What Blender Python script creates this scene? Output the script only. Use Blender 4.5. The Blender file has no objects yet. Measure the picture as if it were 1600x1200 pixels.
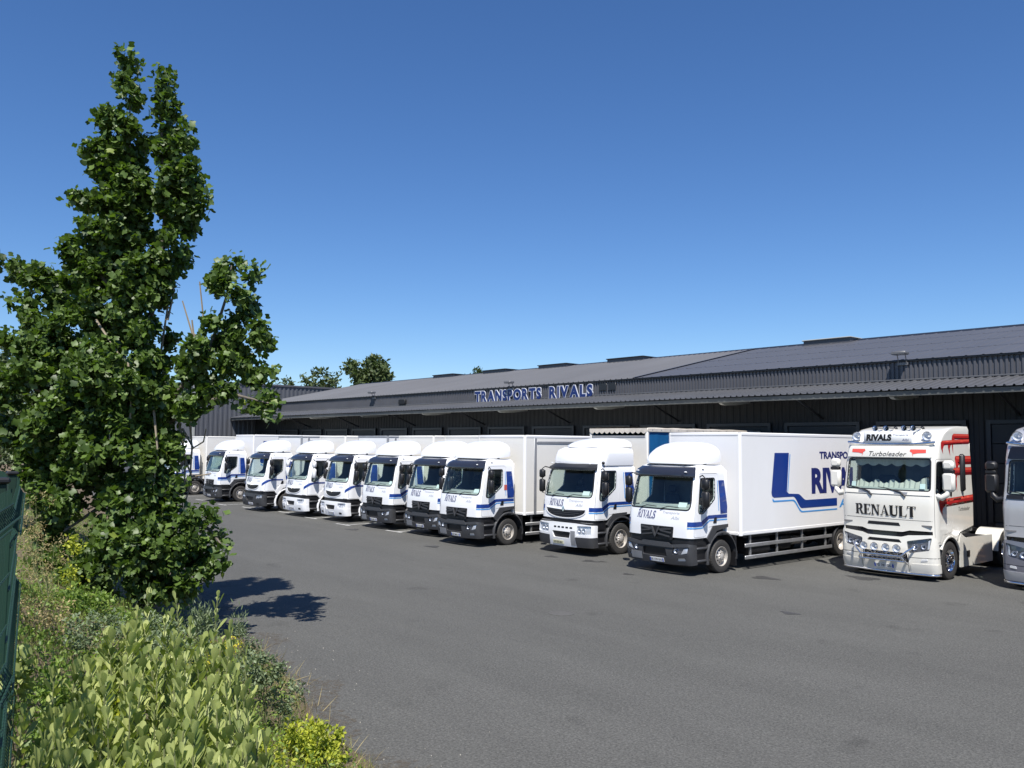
import bpy, math, random
import numpy as np
from mathutils import Vector, Matrix
from mathutils.geometry import delaunay_2d_cdt

rnd = random.Random(7)
rng = np.random.default_rng(7)
scene = bpy.context.scene
COL = scene.collection
R = math.radians

# ------------------------------------------------------------------ camera, sky, sun, exposure
CAM_H = 3.37
HEAD, PITCH, ROLL = R(138.7), R(4.06), R(0.5)
f0 = Vector((math.cos(HEAD), math.sin(HEAD), 0)); r0 = Vector((f0.y, -f0.x, 0))
fw = f0 * math.cos(PITCH) + Vector((0, 0, math.sin(PITCH))); u0 = r0.cross(fw)
rt = r0 * math.cos(ROLL) + u0 * math.sin(ROLL); up = u0 * math.cos(ROLL) - r0 * math.sin(ROLL)
cam_data = bpy.data.cameras.new("camera")
cam_data.sensor_width = 36.0
cam_data.lens = 36.0 * 1310 / 1600
cam_data.clip_start = 0.05
cam_data.clip_end = 3000
cam = bpy.data.objects.new("camera", cam_data)
COL.objects.link(cam)
m = Matrix((rt, up, -fw)).transposed().to_4x4()
m.translation = Vector((0, 0, CAM_H))
cam.matrix_world = m
scene.camera = cam

SUN_ELEV = R(58); SUN_AZ = R(-46)                      # direction towards the sun
sun_dir = Vector((math.cos(SUN_AZ) * math.cos(SUN_ELEV), math.sin(SUN_AZ) * math.cos(SUN_ELEV), math.sin(SUN_ELEV)))
world = bpy.data.worlds.new("World"); scene.world = world; world.use_nodes = True
wn = world.node_tree.nodes; wn.clear()
sky = wn.new("ShaderNodeTexSky"); sky.sky_type = 'NISHITA'; sky.sun_disc = False
sky.sun_elevation = SUN_ELEV; sky.sun_rotation = R(136)
sky.altitude = 200; sky.air_density = 1.0; sky.dust_density = 0.0; sky.ozone_density = 8.0
bg = wn.new("ShaderNodeBackground"); bg.inputs[1].default_value = 0.082
wo = wn.new("ShaderNodeOutputWorld")
hs = wn.new("ShaderNodeHueSaturation"); hs.inputs["Saturation"].default_value = 1.11; hs.inputs["Hue"].default_value = .505
world.node_tree.links.new(sky.outputs[0], hs.inputs["Color"]); world.node_tree.links.new(hs.outputs[0], bg.inputs[0]); world.node_tree.links.new(bg.outputs[0], wo.inputs[0])
sd = bpy.data.lights.new("sun", 'SUN'); sd.energy = 4.6; sd.angle = R(0.53); sd.color = (1.0, 0.955, 0.89)
sun = bpy.data.objects.new("sun", sd); COL.objects.link(sun)
sun.rotation_euler = (-sun_dir).to_track_quat('-Z', 'Y').to_euler()
scene.view_settings.view_transform = 'Standard'; scene.view_settings.look = 'None'
scene.view_settings.exposure = 0.66; scene.view_settings.gamma = 1.0
scene.view_settings.use_curve_mapping = False
scene.render.engine = 'CYCLES'
scene.cycles.use_denoising = True
scene.cycles.max_bounces = 6; scene.cycles.transparent_max_bounces = 12

# ------------------------------------------------------------------ small helpers
def cam_point(px, py, dist):
    """a world point that lies `dist` metres in front of the camera at photo pixel (1600 wide)"""
    return Vector((0, 0, CAM_H)) + (fw + rt * ((px - 800) / 1310) + up * ((600 - py) / 1310)) * dist

def tag(o, label=None, cat=None, group=None, kind=None):
    if label: o["label"] = label
    if cat: o["category"] = cat
    if group: o["group"] = group
    if kind: o["kind"] = kind
    return o

def empty(name, loc=(0, 0, 0), rz=0.0):
    o = bpy.data.objects.new(name, None); COL.objects.link(o)
    o.location = loc; o.rotation_euler = (0, 0, rz); o.empty_display_size = 0.3
    return o

def link(name, me, parent=None, loc=None):
    o = bpy.data.objects.new(name, me); COL.objects.link(o)
    if parent is not None: o.parent = parent
    if loc is not None: o.location = loc
    return o

def mk_mesh(name, verts, faces, mat=None, smooth=False, fix=False):
    me = bpy.data.meshes.new(name)
    me.from_pydata([tuple(map(float, v)) for v in verts], [], [tuple(map(int, f)) for f in faces])
    if fix:
        import bmesh
        bm = bmesh.new(); bm.from_mesh(me); bmesh.ops.recalc_face_normals(bm, faces=bm.faces); bm.to_mesh(me); bm.free()
    if mat is not None: me.materials.append(mat)
    if smooth: me.polygons.foreach_set("use_smooth", [True] * len(me.polygons))
    me.update()
    return me

def smooth_angle(me, deg=38):
    """smooth shading with the edges sharper than `deg` kept hard"""
    import bmesh
    me.polygons.foreach_set("use_smooth", [True] * len(me.polygons))
    bm = bmesh.new(); bm.from_mesh(me)
    for e in bm.edges:
        if len(e.link_faces) == 2 and e.calc_face_angle(0) > R(deg): e.smooth = False
    bm.to_mesh(me); bm.free()
    return me

class MB:
    def __init__(s): s.v = []; s.f = []
    def add(s, vs, fs):
        n = len(s.v); s.v += [tuple(v) for v in vs]; s.f += [tuple(i + n for i in f) for f in fs]; return s
    def box(s, x0, x1, y0, y1, z0, z1):
        return s.add([(x0, y0, z0), (x1, y0, z0), (x1, y1, z0), (x0, y1, z0), (x0, y0, z1), (x1, y0, z1), (x1, y1, z1), (x0, y1, z1)],
                     [(0, 3, 2, 1), (4, 5, 6, 7), (0, 1, 5, 4), (1, 2, 6, 5), (2, 3, 7, 6), (3, 0, 4, 7)])
    def rbox(s, x0, x1, y0, y1, z0, z1, b=0.02):
        """box with chamfered edges and corners"""
        c = ((x0 + x1) / 2, (y0 + y1) / 2, (z0 + z1) / 2); h = ((x1 - x0) / 2, (y1 - y0) / 2, (z1 - z0) / 2)
        b = min(b, min(h) * 0.95)
        vs = []; idx = {}
        for sx in (-1, 1):
            for sy in (-1, 1):
                for sz in (-1, 1):
                    for a in range(3):
                        p = [h[0] - b, h[1] - b, h[2] - b]; p[a] = h[a]
                        idx[(sx, sy, sz, a)] = len(vs)
                        vs.append((c[0] + sx * p[0], c[1] + sy * p[1], c[2] + sz * p[2]))
        fs = []
        S = (-1, 1)
        for g in S:
            fs.append([idx[(g, y, z, 0)] for y, z in ((-1, -1), (1, -1), (1, 1), (-1, 1))])
            fs.append([idx[(x, g, z, 1)] for x, z in ((-1, -1), (1, -1), (1, 1), (-1, 1))])
            fs.append([idx[(x, y, g, 2)] for x, y in ((-1, -1), (1, -1), (1, 1), (-1, 1))])
        for p in S:
            for q in S:
                fs.append([idx[(p, q, -1, 0)], idx[(p, q, 1, 0)], idx[(p, q, 1, 1)], idx[(p, q, -1, 1)]])
                fs.append([idx[(p, -1, q, 0)], idx[(p, 1, q, 0)], idx[(p, 1, q, 2)], idx[(p, -1, q, 2)]])
                fs.append([idx[(-1, p, q, 1)], idx[(1, p, q, 1)], idx[(1, p, q, 2)], idx[(-1, p, q, 2)]])
                for w in S: fs.append([idx[(p, q, w, a)] for a in range(3)])
        return s.add(vs, fs)
    def cyl(s, p0, p1, r, n=12, r2=None, caps=True):
        p0 = Vector(p0); p1 = Vector(p1); d = (p1 - p0).normalized()
        a = d.orthogonal().normalized(); b = d.cross(a); r2 = r if r2 is None else r2
        vs = []
        for p, q in ((p0, r), (p1, r2)):
            for i in range(n):
                t = 2 * math.pi * i / n; vs.append(p + (a * math.cos(t) + b * math.sin(t)) * q)
        fs = [(i, (i + 1) % n, n + (i + 1) % n, n + i) for i in range(n)]
        if caps: fs += [tuple(range(n))[::-1], tuple(range(n, 2 * n))]
        return s.add(vs, fs)
    def tube(s, pts, r, n=8):
        pts = [Vector(p) for p in pts]; rr = r if hasattr(r, '__len__') else [r] * len(pts)
        rings = []; prev = None
        for i, p in enumerate(pts):
            d = (pts[min(i + 1, len(pts) - 1)] - pts[max(i - 1, 0)]).normalized()
            a = d.orthogonal().normalized() if prev is None else (prev - d * prev.dot(d)).normalized()
            prev = a; b = d.cross(a)
            rings.append([p + (a * math.cos(2 * math.pi * k / n) + b * math.sin(2 * math.pi * k / n)) * rr[i] for k in range(n)])
        return s.loft(rings, True, True)
    def loft(s, rings, closed=True, caps=False):
        n = len(rings[0]); vs = [v for r_ in rings for v in r_]; fs = []
        for i in range(len(rings) - 1):
            for k in range(n if closed else n - 1):
                fs.append((i * n + k, i * n + (k + 1) % n, (i + 1) * n + (k + 1) % n, (i + 1) * n + k))
        if caps: fs += [tuple(range(n))[::-1], tuple(range((len(rings) - 1) * n, len(rings) * n))]
        return s.add(vs, fs)
    def lathe(s, prof, c, axis=(1, 0, 0), n=28):
        """prof: (distance along axis, radius)"""
        ax = Vector(axis); a = ax.orthogonal().normalized(); b = ax.cross(a); c = Vector(c)
        rings = [[c + ax * h + (a * math.cos(2 * math.pi * k / n) + b * math.sin(2 * math.pi * k / n)) * max(r_, 1e-4) for k in range(n)] for h, r_ in prof]
        return s.loft(rings, True)
    def disc(s, c, axis, r, n=12):
        ax = Vector(axis).normalized(); a = ax.orthogonal().normalized(); b = ax.cross(a); c = Vector(c)
        return s.add([c + (a * math.cos(2 * math.pi * k / n) + b * math.sin(2 * math.pi * k / n)) * r for k in range(n)], [tuple(range(n))])
    def prism(s, poly, h0, h1, fn):
        """poly: 2d points, fn(a, b, h) gives the 3d point"""
        n = len(poly); vs = [fn(a, b, h0) for a, b in poly] + [fn(a, b, h1) for a, b in poly]
        return s.add(vs, [tuple(range(n))[::-1], tuple(range(n, 2 * n))] + [(i, (i + 1) % n, n + (i + 1) % n, n + i) for i in range(n)])
    def ball(s, c, r, n=10, k=6, sc=(1, 1, 1)):
        rings = []
        for i in range(k + 1):
            t = math.pi * i / k; z = math.cos(t); q = max(math.sin(t), 1e-3)
            rings.append([(c[0] + r * sc[0] * q * math.cos(2 * math.pi * j / n), c[1] + r * sc[1] * q * math.sin(2 * math.pi * j / n), c[2] + r * sc[2] * z) for j in range(n)])
        return s.loft(rings, True)
    def mesh(s, name, mat, smooth=None, fix=True):
        me = mk_mesh(name, s.v, s.f, mat, fix=fix)
        if smooth: smooth_angle(me, smooth)
        return me

# ------------------------------------------------------------------ materials
def new_mat(name):
    mt = bpy.data.materials.new(name); mt.use_nodes = True
    nt = mt.node_tree; return mt, nt, nt.nodes["Principled BSDF"]

def N(nt, typ, **kw):
    n = nt.nodes.new(typ)
    for k, v in kw.items():
        if k.startswith("i_"):
            key = k[2:]; n.inputs[int(key) if key.isdigit() else key].default_value = v
        else: setattr(n, k, v)
    return n

def mat(name, col, rough=0.5, metal=0.0, coat=0.0, var=0.0, scale=3.0, bump=0.0, bscale=40.0, rvar=0.0, stretch=(1, 1, 1), dirt=None):
    mt, nt, b = new_mat(name); L = nt.links.new
    b.inputs["Roughness"].default_value = rough; b.inputs["Metallic"].default_value = metal
    b.inputs["Coat Weight"].default_value = coat; b.inputs["Coat Roughness"].default_value = 0.06
    c = (*col, 1)
    b.inputs["Base Color"].default_value = c
    if var or bump or rvar or dirt:
        tc = N(nt, "ShaderNodeTexCoord"); mp = N(nt, "ShaderNodeMapping"); mp.inputs["Scale"].default_value = stretch
        L(tc.outputs["Object"], mp.inputs[0])
    if var or dirt:
        n1 = N(nt, "ShaderNodeTexNoise", i_Scale=scale, i_Detail=6.0, i_Roughness=0.62); L(mp.outputs[0], n1.inputs["Vector"])
        mr = N(nt, "ShaderNodeMapRange"); mr.inputs[1].default_value = 0.3; mr.inputs[2].default_value = 0.7
        L(n1.outputs[0], mr.inputs[0])
        mx = N(nt, "ShaderNodeMix", data_type='RGBA')
        dk = dirt if dirt else tuple(x * (1 - var) for x in col)
        mx.inputs[6].default_value = (*dk, 1); mx.inputs[7].default_value = c
        if dirt: mr.inputs[3].default_value = 1 - var
        L(mr.outputs[0], mx.inputs[0]); L(mx.outputs[2], b.inputs["Base Color"])
        if rvar:
            m2 = N(nt, "ShaderNodeMapRange"); m2.inputs[3].default_value = rough + rvar; m2.inputs[4].default_value = rough - rvar
            L(n1.outputs[0], m2.inputs[0]); L(m2.outputs[0], b.inputs["Roughness"])
    if bump:
        n2 = N(nt, "ShaderNodeTexNoise", i_Scale=bscale, i_Detail=4.0); L(mp.outputs[0], n2.inputs["Vector"])
        bp = N(nt, "ShaderNodeBump", i_Strength=bump, i_Distance=0.02); L(n2.outputs[0], bp.inputs["Height"]); L(bp.outputs[0], b.inputs["Normal"])
    return mt

def glass_mat(name, tint=(0.80, 0.88, 0.84), ior=1.5):
    mt = bpy.data.materials.new(name); mt.use_nodes = True; nt = mt.node_tree; nt.nodes.clear(); L = nt.links.new
    lw = N(nt, "ShaderNodeLayerWeight", i_Blend=.5); pw = N(nt, "ShaderNodeMath", operation='POWER'); pw.inputs[1].default_value = 5.0; L(lw.outputs["Facing"], pw.inputs[0])
    fr = N(nt, "ShaderNodeMapRange"); fr.inputs[3].default_value = .045; fr.inputs[4].default_value = 1.0; L(pw.outputs[0], fr.inputs[0]); tr = N(nt, "ShaderNodeBsdfTransparent"); tr.inputs[0].default_value = (*tint, 1)
    gl = N(nt, "ShaderNodeBsdfGlossy"); gl.inputs["Roughness"].default_value = 0.02; gl.inputs[0].default_value = (0.95, 0.97, 1, 1)
    mx = N(nt, "ShaderNodeMixShader"); o = N(nt, "ShaderNodeOutputMaterial")
    L(fr.outputs[0], mx.inputs[0]); L(tr.outputs[0], mx.inputs[1]); L(gl.outputs[0], mx.inputs[2]); L(mx.outputs[0], o.inputs[0])
    return mt

def leaf_mat(name, dark, light, rough=0.42, trans=0.3, extra=None):
    """per-leaf colour from the attribute leaf_tone"""
    mt, nt, b = new_mat(name); L = nt.links.new
    at = N(nt, "ShaderNodeAttribute", attribute_name="leaf_tone")
    cr = N(nt, "ShaderNodeValToRGB"); L(at.outputs["Fac"], cr.inputs[0])
    cr.color_ramp.elements[0].color = (*dark, 1); cr.color_ramp.elements[1].color = (*light, 1)
    if extra:
        e = cr.color_ramp.elements.new(extra[0]); e.color = (*light, 1)
        cr.color_ramp.elements[-1].color = (*extra[1], 1)
    L(cr.outputs[0], b.inputs["Base Color"]); b.inputs["Roughness"].default_value = rough
    tl = N(nt, "ShaderNodeBsdfTranslucent"); mul = N(nt, "ShaderNodeMix", data_type='RGBA', blend_type='MULTIPLY')
    mul.inputs[0].default_value = 1.0; L(cr.outputs[0], mul.inputs[6]); mul.inputs[7].default_value = (1.5, 1.7, 0.6, 1)
    L(mul.outputs[2], tl.inputs[0])
    mx = N(nt, "ShaderNodeMixShader"); mx.inputs[0].default_value = trans
    L(b.outputs[0], mx.inputs[1]); L(tl.outputs[0], mx.inputs[2]); L(mx.outputs[0], nt.nodes["Material Output"].inputs[0])
    return mt

M = {}
M['white'] = mat("white_paint", (0.78, 0.79, 0.81), 0.28, coat=0.5, var=0.06, scale=1.4, dirt=(0.62, 0.60, 0.56))
M['boxwhite'] = mat("box_panel_white", (0.76, 0.76, 0.765), 0.38, var=0.3, scale=0.9, dirt=(0.66, 0.645, 0.615), stretch=(1, 1, 0.35))
M['boxcream'] = mat("box_panel_cream", (0.73, 0.715, 0.675), 0.42, var=0.35, scale=0.9, dirt=(0.62, 0.595, 0.54), stretch=(1, 1, 0.35))
M['boxgrey'] = mat("box_panel_grey", (0.74, 0.74, 0.74), 0.42, var=0.3, scale=0.9, dirt=(0.62, 0.61, 0.58), stretch=(1, 1, 0.35))
M['cream'] = mat("cream_paint", (0.71, 0.69, 0.625), 0.22, coat=0.7, var=0.05, scale=1.5)
M['silver'] = mat("grey_metallic_paint", (0.52, 0.52, 0.53), 0.32, metal=0.35, coat=0.7, var=0.05)
M['purple'] = mat("dark_grey_metallic_paint", (0.24, 0.24, 0.28), 0.3, metal=0.5, coat=0.6)
M['plastic'] = mat("dark_grey_plastic", (0.036, 0.038, 0.044), 0.5, var=0.35, scale=5, bump=0.08, bscale=220, dirt=(0.062, 0.059, 0.053))
M['black'] = mat("black_plastic", (0.012, 0.012, 0.014), 0.45, var=0.3, scale=8)
M['gloss'] = mat("gloss_black", (0.010, 0.010, 0.013), 0.08)
M['visor'] = mat("smoked_visor", (0.022, 0.024, 0.034), 0.12, coat=0.4)
M['rubber'] = mat("tyre_rubber", (0.028, 0.027, 0.026), 0.75, var=0.4, scale=6, dirt=(0.06, 0.055, 0.05))
M['steel'] = mat("steel_rim_paint", (0.56, 0.53, 0.49), 0.42, metal=0.35, var=0.5, scale=9, dirt=(0.30, 0.27, 0.23))
M['alu'] = mat("aluminium", (0.50, 0.50, 0.50), 0.38, metal=0.7, var=0.25, scale=5)
M['greyframe'] = mat("grey_frame_profile", (0.30, 0.31, 0.33), 0.45, metal=0.3, var=0.2)
M['chrome'] = mat("chrome", (0.82, 0.82, 0.84), 0.06, metal=1.0)
M['lamp'] = mat("lamp_reflector", (0.88, 0.88, 0.88), 0.34, metal=0.45)
M['lens'] = glass_mat("lamp_lens", (0.85, 0.87, 0.9))
M['lampdark'] = mat("lamp_housing", (0.22, 0.22, 0.24), 0.22, metal=0.6)
M['amber'] = mat("amber_lens", (0.65, 0.20, 0.02), 0.2)
M['glass'] = glass_mat("cab_glass")
M['lining'] = mat("cab_lining", (0.17, 0.17, 0.175), 0.8, var=0.3)
M['dash'] = mat("dashboard_grey", (0.36, 0.38, 0.375), 0.65, var=0.2)
M['seat'] = mat("seat_fabric", (0.05, 0.055, 0.07), 0.9, var=0.3)
M['curtain_cloth'] = mat("cab_curtain_cloth", (0.50, 0.50, 0.47), 0.9, var=0.2)
M['blue'] = mat("royal_blue_vinyl", (0.008, 0.038, 0.215), 0.3, coat=0.2)
M['lightblue'] = mat("light_blue_vinyl", (0.05, 0.28, 0.66), 0.3)
M['navy'] = mat("navy_lettering", (0.018, 0.026, 0.14), 0.35)
M['greytext'] = mat("grey_lettering", (0.33, 0.35, 0.42), 0.4)
M['blacktext'] = mat("black_lettering", (0.012, 0.011, 0.011), 0.35)
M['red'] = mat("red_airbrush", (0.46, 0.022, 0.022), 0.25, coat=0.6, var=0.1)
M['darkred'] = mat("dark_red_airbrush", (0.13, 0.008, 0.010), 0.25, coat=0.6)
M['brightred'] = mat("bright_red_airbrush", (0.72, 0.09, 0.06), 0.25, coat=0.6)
M['plate'] = mat("plate_white", (0.75, 0.76, 0.76), 0.35)
M['plateyellow'] = mat("plate_yellowish", (0.68, 0.66, 0.45), 0.35)
M['plateblue'] = mat("plate_blue", (0.01, 0.06, 0.40), 0.35)
M['tarpblue'] = mat("blue_tarpaulin", (0.010, 0.105, 0.27), 0.42, var=0.25, scale=2.0, bump=0.15, bscale=3.0)
M['tarpcream'] = mat("cream_tarpaulin", (0.66, 0.60, 0.52), 0.55, var=0.3, scale=3.0, bump=0.2, bscale=10)
M['paper'] = mat("paper_sheet", (0.70, 0.78, 0.80), 0.7)
M['redlabel'] = mat("red_label", (0.50, 0.10, 0.08), 0.4)

# ------------------------------------------------------------------ surface patches
def pip(px, py, poly):
    px = np.asarray(px); py = np.asarray(py); ins = np.zeros(px.shape, bool)
    P = np.asarray(poly); x0, y0 = P[:, 0], P[:, 1]; x1, y1 = np.roll(x0, -1), np.roll(y0, -1)
    for a, b, c, d in zip(x0, y0, x1, y1):
        if b == d: continue
        cr = ((b > py) != (d > py)) & (px < (c - a) * (py - b) / (d - b) + a)
        ins ^= cr
    return ins

def resample(poly, step):
    out = []
    for i, p in enumerate(poly):
        q = poly[(i + 1) % len(poly)]; n = max(1, int(math.ceil(math.hypot(q[0] - p[0], q[1] - p[1]) / step)))
        out += [(p[0] + (q[0] - p[0]) * k / n, p[1] + (q[1] - p[1]) * k / n) for k in range(n)]
    return out

def rounded(poly, r, n=5):
    """polygon with rounded corners; r one radius or one per corner"""
    out = []; k = len(poly)
    for i, p in enumerate(poly):
        ri = r[i] if hasattr(r, '__len__') else r
        a = Vector(poly[i - 1]); b = Vector(p); c = Vector(poly[(i + 1) % k])
        d1 = (a - b); d2 = (c - b); t = min(ri, d1.length * 0.48, d2.length * 0.48)
        if t < 1e-4: out.append(tuple(b)); continue
        s = b + d1.normalized() * t; e = b + d2.normalized() * t
        for j in range(n + 1):
            w = j / n; q = s * (1 - w) ** 2 + b * 2 * w * (1 - w) + e * w * w; out.append((q.x, q.y))
    return out

def grow(poly, d):
    """offset a polygon outwards"""
    k = len(poly); ar = sum(poly[i][0] * poly[(i + 1) % k][1] - poly[(i + 1) % k][0] * poly[i][1] for i in range(k))
    sg = 1 if ar > 0 else -1; out = []
    for i in range(k):
        a = Vector(poly[i - 1]); b = Vector(poly[i]); c = Vector(poly[(i + 1) % k])
        n1 = (b - a); n1 = Vector((n1.y, -n1.x)).normalized() * sg; n2 = (c - b); n2 = Vector((n2.y, -n2.x)).normalized() * sg
        nn = (n1 + n2); nn = nn.normalized() / max(0.5, math.sqrt(max((1 + n1.dot(n2)) / 2, 0.2))) if nn.length > 1e-6 else n1
        q = b + nn * d; out.append((q.x, q.y))
    return out

def mirror_poly(poly): return [(-a, b) for a, b in reversed(poly)]

def patch(name, mapf, outer, mt, holes=(), step=0.1, off=0.0, thick=0.0, smooth=True):
    loops = [resample(outer, step)] + [resample(h, step) for h in holes]
    pts = []; edges = []
    for lp in loops:
        b = len(pts); pts += lp; edges += [(b + i, b + (i + 1) % len(lp)) for i in range(len(lp))]
    B = np.array(pts)
    xs = np.arange(B[:, 0].min() + step / 2, B[:, 0].max(), step); ys = np.arange(B[:, 1].min() + step / 2, B[:, 1].max(), step)
    if len(xs) and len(ys):
        gx, gy = [a.ravel() for a in np.meshgrid(xs, ys)]
        keep = pip(gx, gy, outer)
        for h in holes: keep &= ~pip(gx, gy, h)
        gx, gy = gx[keep], gy[keep]
        if len(gx):
            dmin = np.min((gx[:, None] - B[None, :, 0]) ** 2 + (gy[:, None] - B[None, :, 1]) ** 2, axis=1)
            ok = dmin > (0.4 * step) ** 2
            pts = pts + list(zip(gx[ok], gy[ok]))
    vo, eo, fo, _, _, _ = delaunay_2d_cdt([Vector((float(a), float(b))) for a, b in pts], edges, [], 0, 1e-6)
    V = np.array([(v.x, v.y) for v in vo]); Fc = np.array([f for f in fo if len(f) == 3])
    cen = V[Fc].mean(axis=1); keep = pip(cen[:, 0], cen[:, 1], outer)
    for h in holes: keep &= ~pip(cen[:, 0], cen[:, 1], h)
    Fc = Fc[keep]
    a = V[Fc[:, 1]] - V[Fc[:, 0]]; b = V[Fc[:, 2]] - V[Fc[:, 0]]; neg = (a[:, 0] * b[:, 1] - a[:, 1] * b[:, 0]) < 0
    Fc[neg] = Fc[neg][:, ::-1]
    used = np.unique(Fc); rem = -np.ones(len(V), int); rem[used] = np.arange(len(used)); V = V[used]; Fc = rem[Fc]
    P3 = mapf(V[:, 0], V[:, 1], off); faces = [tuple(f) for f in Fc]; nf = len(faces)
    if thick:
        cnt = {}
        for f in Fc:
            for i in range(3): cnt[(f[i], f[(i + 1) % 3])] = 1
        bd = [(i, j) for (i, j) in cnt if (j, i) not in cnt]
        bv = sorted({i for e in bd for i in e}); loc = {v: len(P3) + k for k, v in enumerate(bv)}
        P3 = np.vstack([P3, mapf(V[bv, 0], V[bv, 1], off - thick)])
        faces += [(j, i, loc[i], loc[j]) for i, j in bd]
    me = mk_mesh(name, P3, faces, mt)
    if smooth:
        me.polygons.foreach_set("use_smooth", [k < nf for k in range(len(faces))])
        if thick: smooth_angle(me, 40)
    return me

def decal(name, mapf, polys, mt, off=0.003, step=0.15):
    """several flat polygons laid on a surface, one mesh"""
    V = []; Fs = []
    for k, pl in enumerate(polys):
        lp = resample(pl, step); arr = np.array(lp)
        vo, eo, fo, _, _, _ = delaunay_2d_cdt([Vector(p) for p in lp], [(i, (i + 1) % len(lp)) for i in range(len(lp))], [], 0, 1e-6)
        W = np.array([(v.x, v.y) for v in vo]); fc = [f for f in fo if len(f) == 3]
        if not fc: continue
        fc = np.array(fc); cen = W[fc].mean(axis=1); fc = fc[pip(cen[:, 0], cen[:, 1], pl)]
        if not len(fc): continue
        a = W[fc[:, 1]] - W[fc[:, 0]]; b = W[fc[:, 2]] - W[fc[:, 0]]; neg = (a[:, 0] * b[:, 1] - a[:, 1] * b[:, 0]) < 0
        fc[neg] = fc[neg][:, ::-1]; n = len(V)
        V += [tuple(p) for p in mapf(W[:, 0], W[:, 1], off + k * 0.00035)]; Fs += [tuple(f + n) for f in fc]
    return mk_mesh(name, V, Fs, mt, smooth=True)

def spline(tab):
    t = np.array(tab, float); z = t[:, 0]
    def f(col):
        y = t[:, col]; mm = np.gradient(y, z)
        def g(q):
            q = np.clip(q, z[0], z[-1]); i = np.clip(np.searchsorted(z, q) - 1, 0, len(z) - 2); h = z[i + 1] - z[i]; s = (q - z[i]) / h
            return ((2 * s**3 - 3 * s**2 + 1) * y[i] + (s**3 - 2 * s**2 + s) * h * mm[i] + (-2 * s**3 + 3 * s**2) * y[i + 1] + (s**3 - s**2) * h * mm[i + 1])
        return g
    return f(1), f(2)

class Surf:
    """front and sides of a cab as one sheet: u runs round the plan from the front centre, z is height"""
    def __init__(s, hw, r, crown, L, tab):
        s.hw, s.r, s.c, s.L = hw, r, crown, L; s.a = hw - r; s.q = math.pi / 2 * r; s.yf, s.w = spline(tab); s.umax = s.U(L)
    def U(s, y): return s.a + s.q + (y - s.c - s.r)
    def base(s, u, z):
        au = np.abs(u); sg = np.sign(u); t = np.clip((au - s.a) / s.r, 0, math.pi / 2)
        x = np.where(au <= s.a, au, s.a + s.r * np.sin(t))
        y = np.where(au <= s.a, s.c * (au / s.a) ** 2, s.c + s.r * (1 - np.cos(t))); y = np.where(au > s.a + s.q, s.c + s.r + (au - s.a - s.q), y)
        yf = s.yf(z); w = s.w(z)
        return np.stack([sg * x * w, yf + y * (s.L - yf) / s.L, z], -1)
    def __call__(s, u, z, off=0.0):
        u = np.asarray(u, float); z = np.asarray(z, float); p = s.base(u, z)
        if off:
            e = 0.01
            du = s.base(u + e, z) - s.base(u - e, z); dz = s.base(u, z + e) - s.base(u, z - e)
            n = np.cross(du, dz); n /= np.linalg.norm(n, axis=-1, keepdims=True) + 1e-12; p = p + n * off
        return p

def plane_x(x, sgn=1):
    """side face: u = y (reads left to right from +x), z"""
    return lambda u, z, off=0.0: np.stack([np.full_like(np.asarray(u, float), x) + sgn * off, np.asarray(u, float), np.asarray(z, float)], -1)
def plane_y(y):
    return lambda u, z, off=0.0: np.stack([np.asarray(u, float), np.full_like(np.asarray(u, float), y) - off, np.asarray(z, float)], -1)

# ------------------------------------------------------------------ lettering
def strip(pts):
    """polygons along a stroke of varying half width: (x, y, half width)"""
    out = []; n = len(pts); nor = []
    for i in range(n):
        a = pts[max(i - 1, 0)]; b = pts[min(i + 1, n - 1)]; d = Vector((b[0] - a[0], b[1] - a[1])).normalized(); nor.append((-d.y, d.x))
    for i in range(n - 1):
        p, q = pts[i], pts[i + 1]; a, b = nor[i], nor[i + 1]
        out.append([(p[0] - a[0] * p[2], p[1] - a[1] * p[2]), (q[0] - b[0] * q[2], q[1] - b[1] * q[2]), (q[0] + b[0] * q[2], q[1] + b[1] * q[2]), (p[0] + a[0] * p[2], p[1] + a[1] * p[2])])
    return out
def rect(x0, x1, y0, y1): return [(x0, y0), (x1, y0), (x1, y1), (x0, y1)]
def arc(cx, cy, rx, ry, t0, t1, w0, w1, n=10):
    return [(cx + rx * math.cos(R(t0 + (t1 - t0) * i / n)), cy + ry * math.sin(R(t0 + (t1 - t0) * i / n)), w0 + (w1 - w0) * math.sin(math.pi * i / n)) for i in range(n + 1)]
def S_stroke(w, tk, tn):
    c = [(0.86, 0.74), (0.78, 0.90), (0.52, 0.965), (0.26, 0.90), (0.17, 0.74), (0.28, 0.60), (0.52, 0.50), (0.78, 0.39), (0.86, 0.24), (0.74, 0.09), (0.46, 0.035), (0.2, 0.10), (0.1, 0.28)]
    th = [tn, tn, tn, tn * 1.3, tk, tk, tk, tk, tk, tn * 1.3, tn, tn, tn]
    return strip([(x * w, y, t) for (x, y), t in zip(c, th)])
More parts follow.
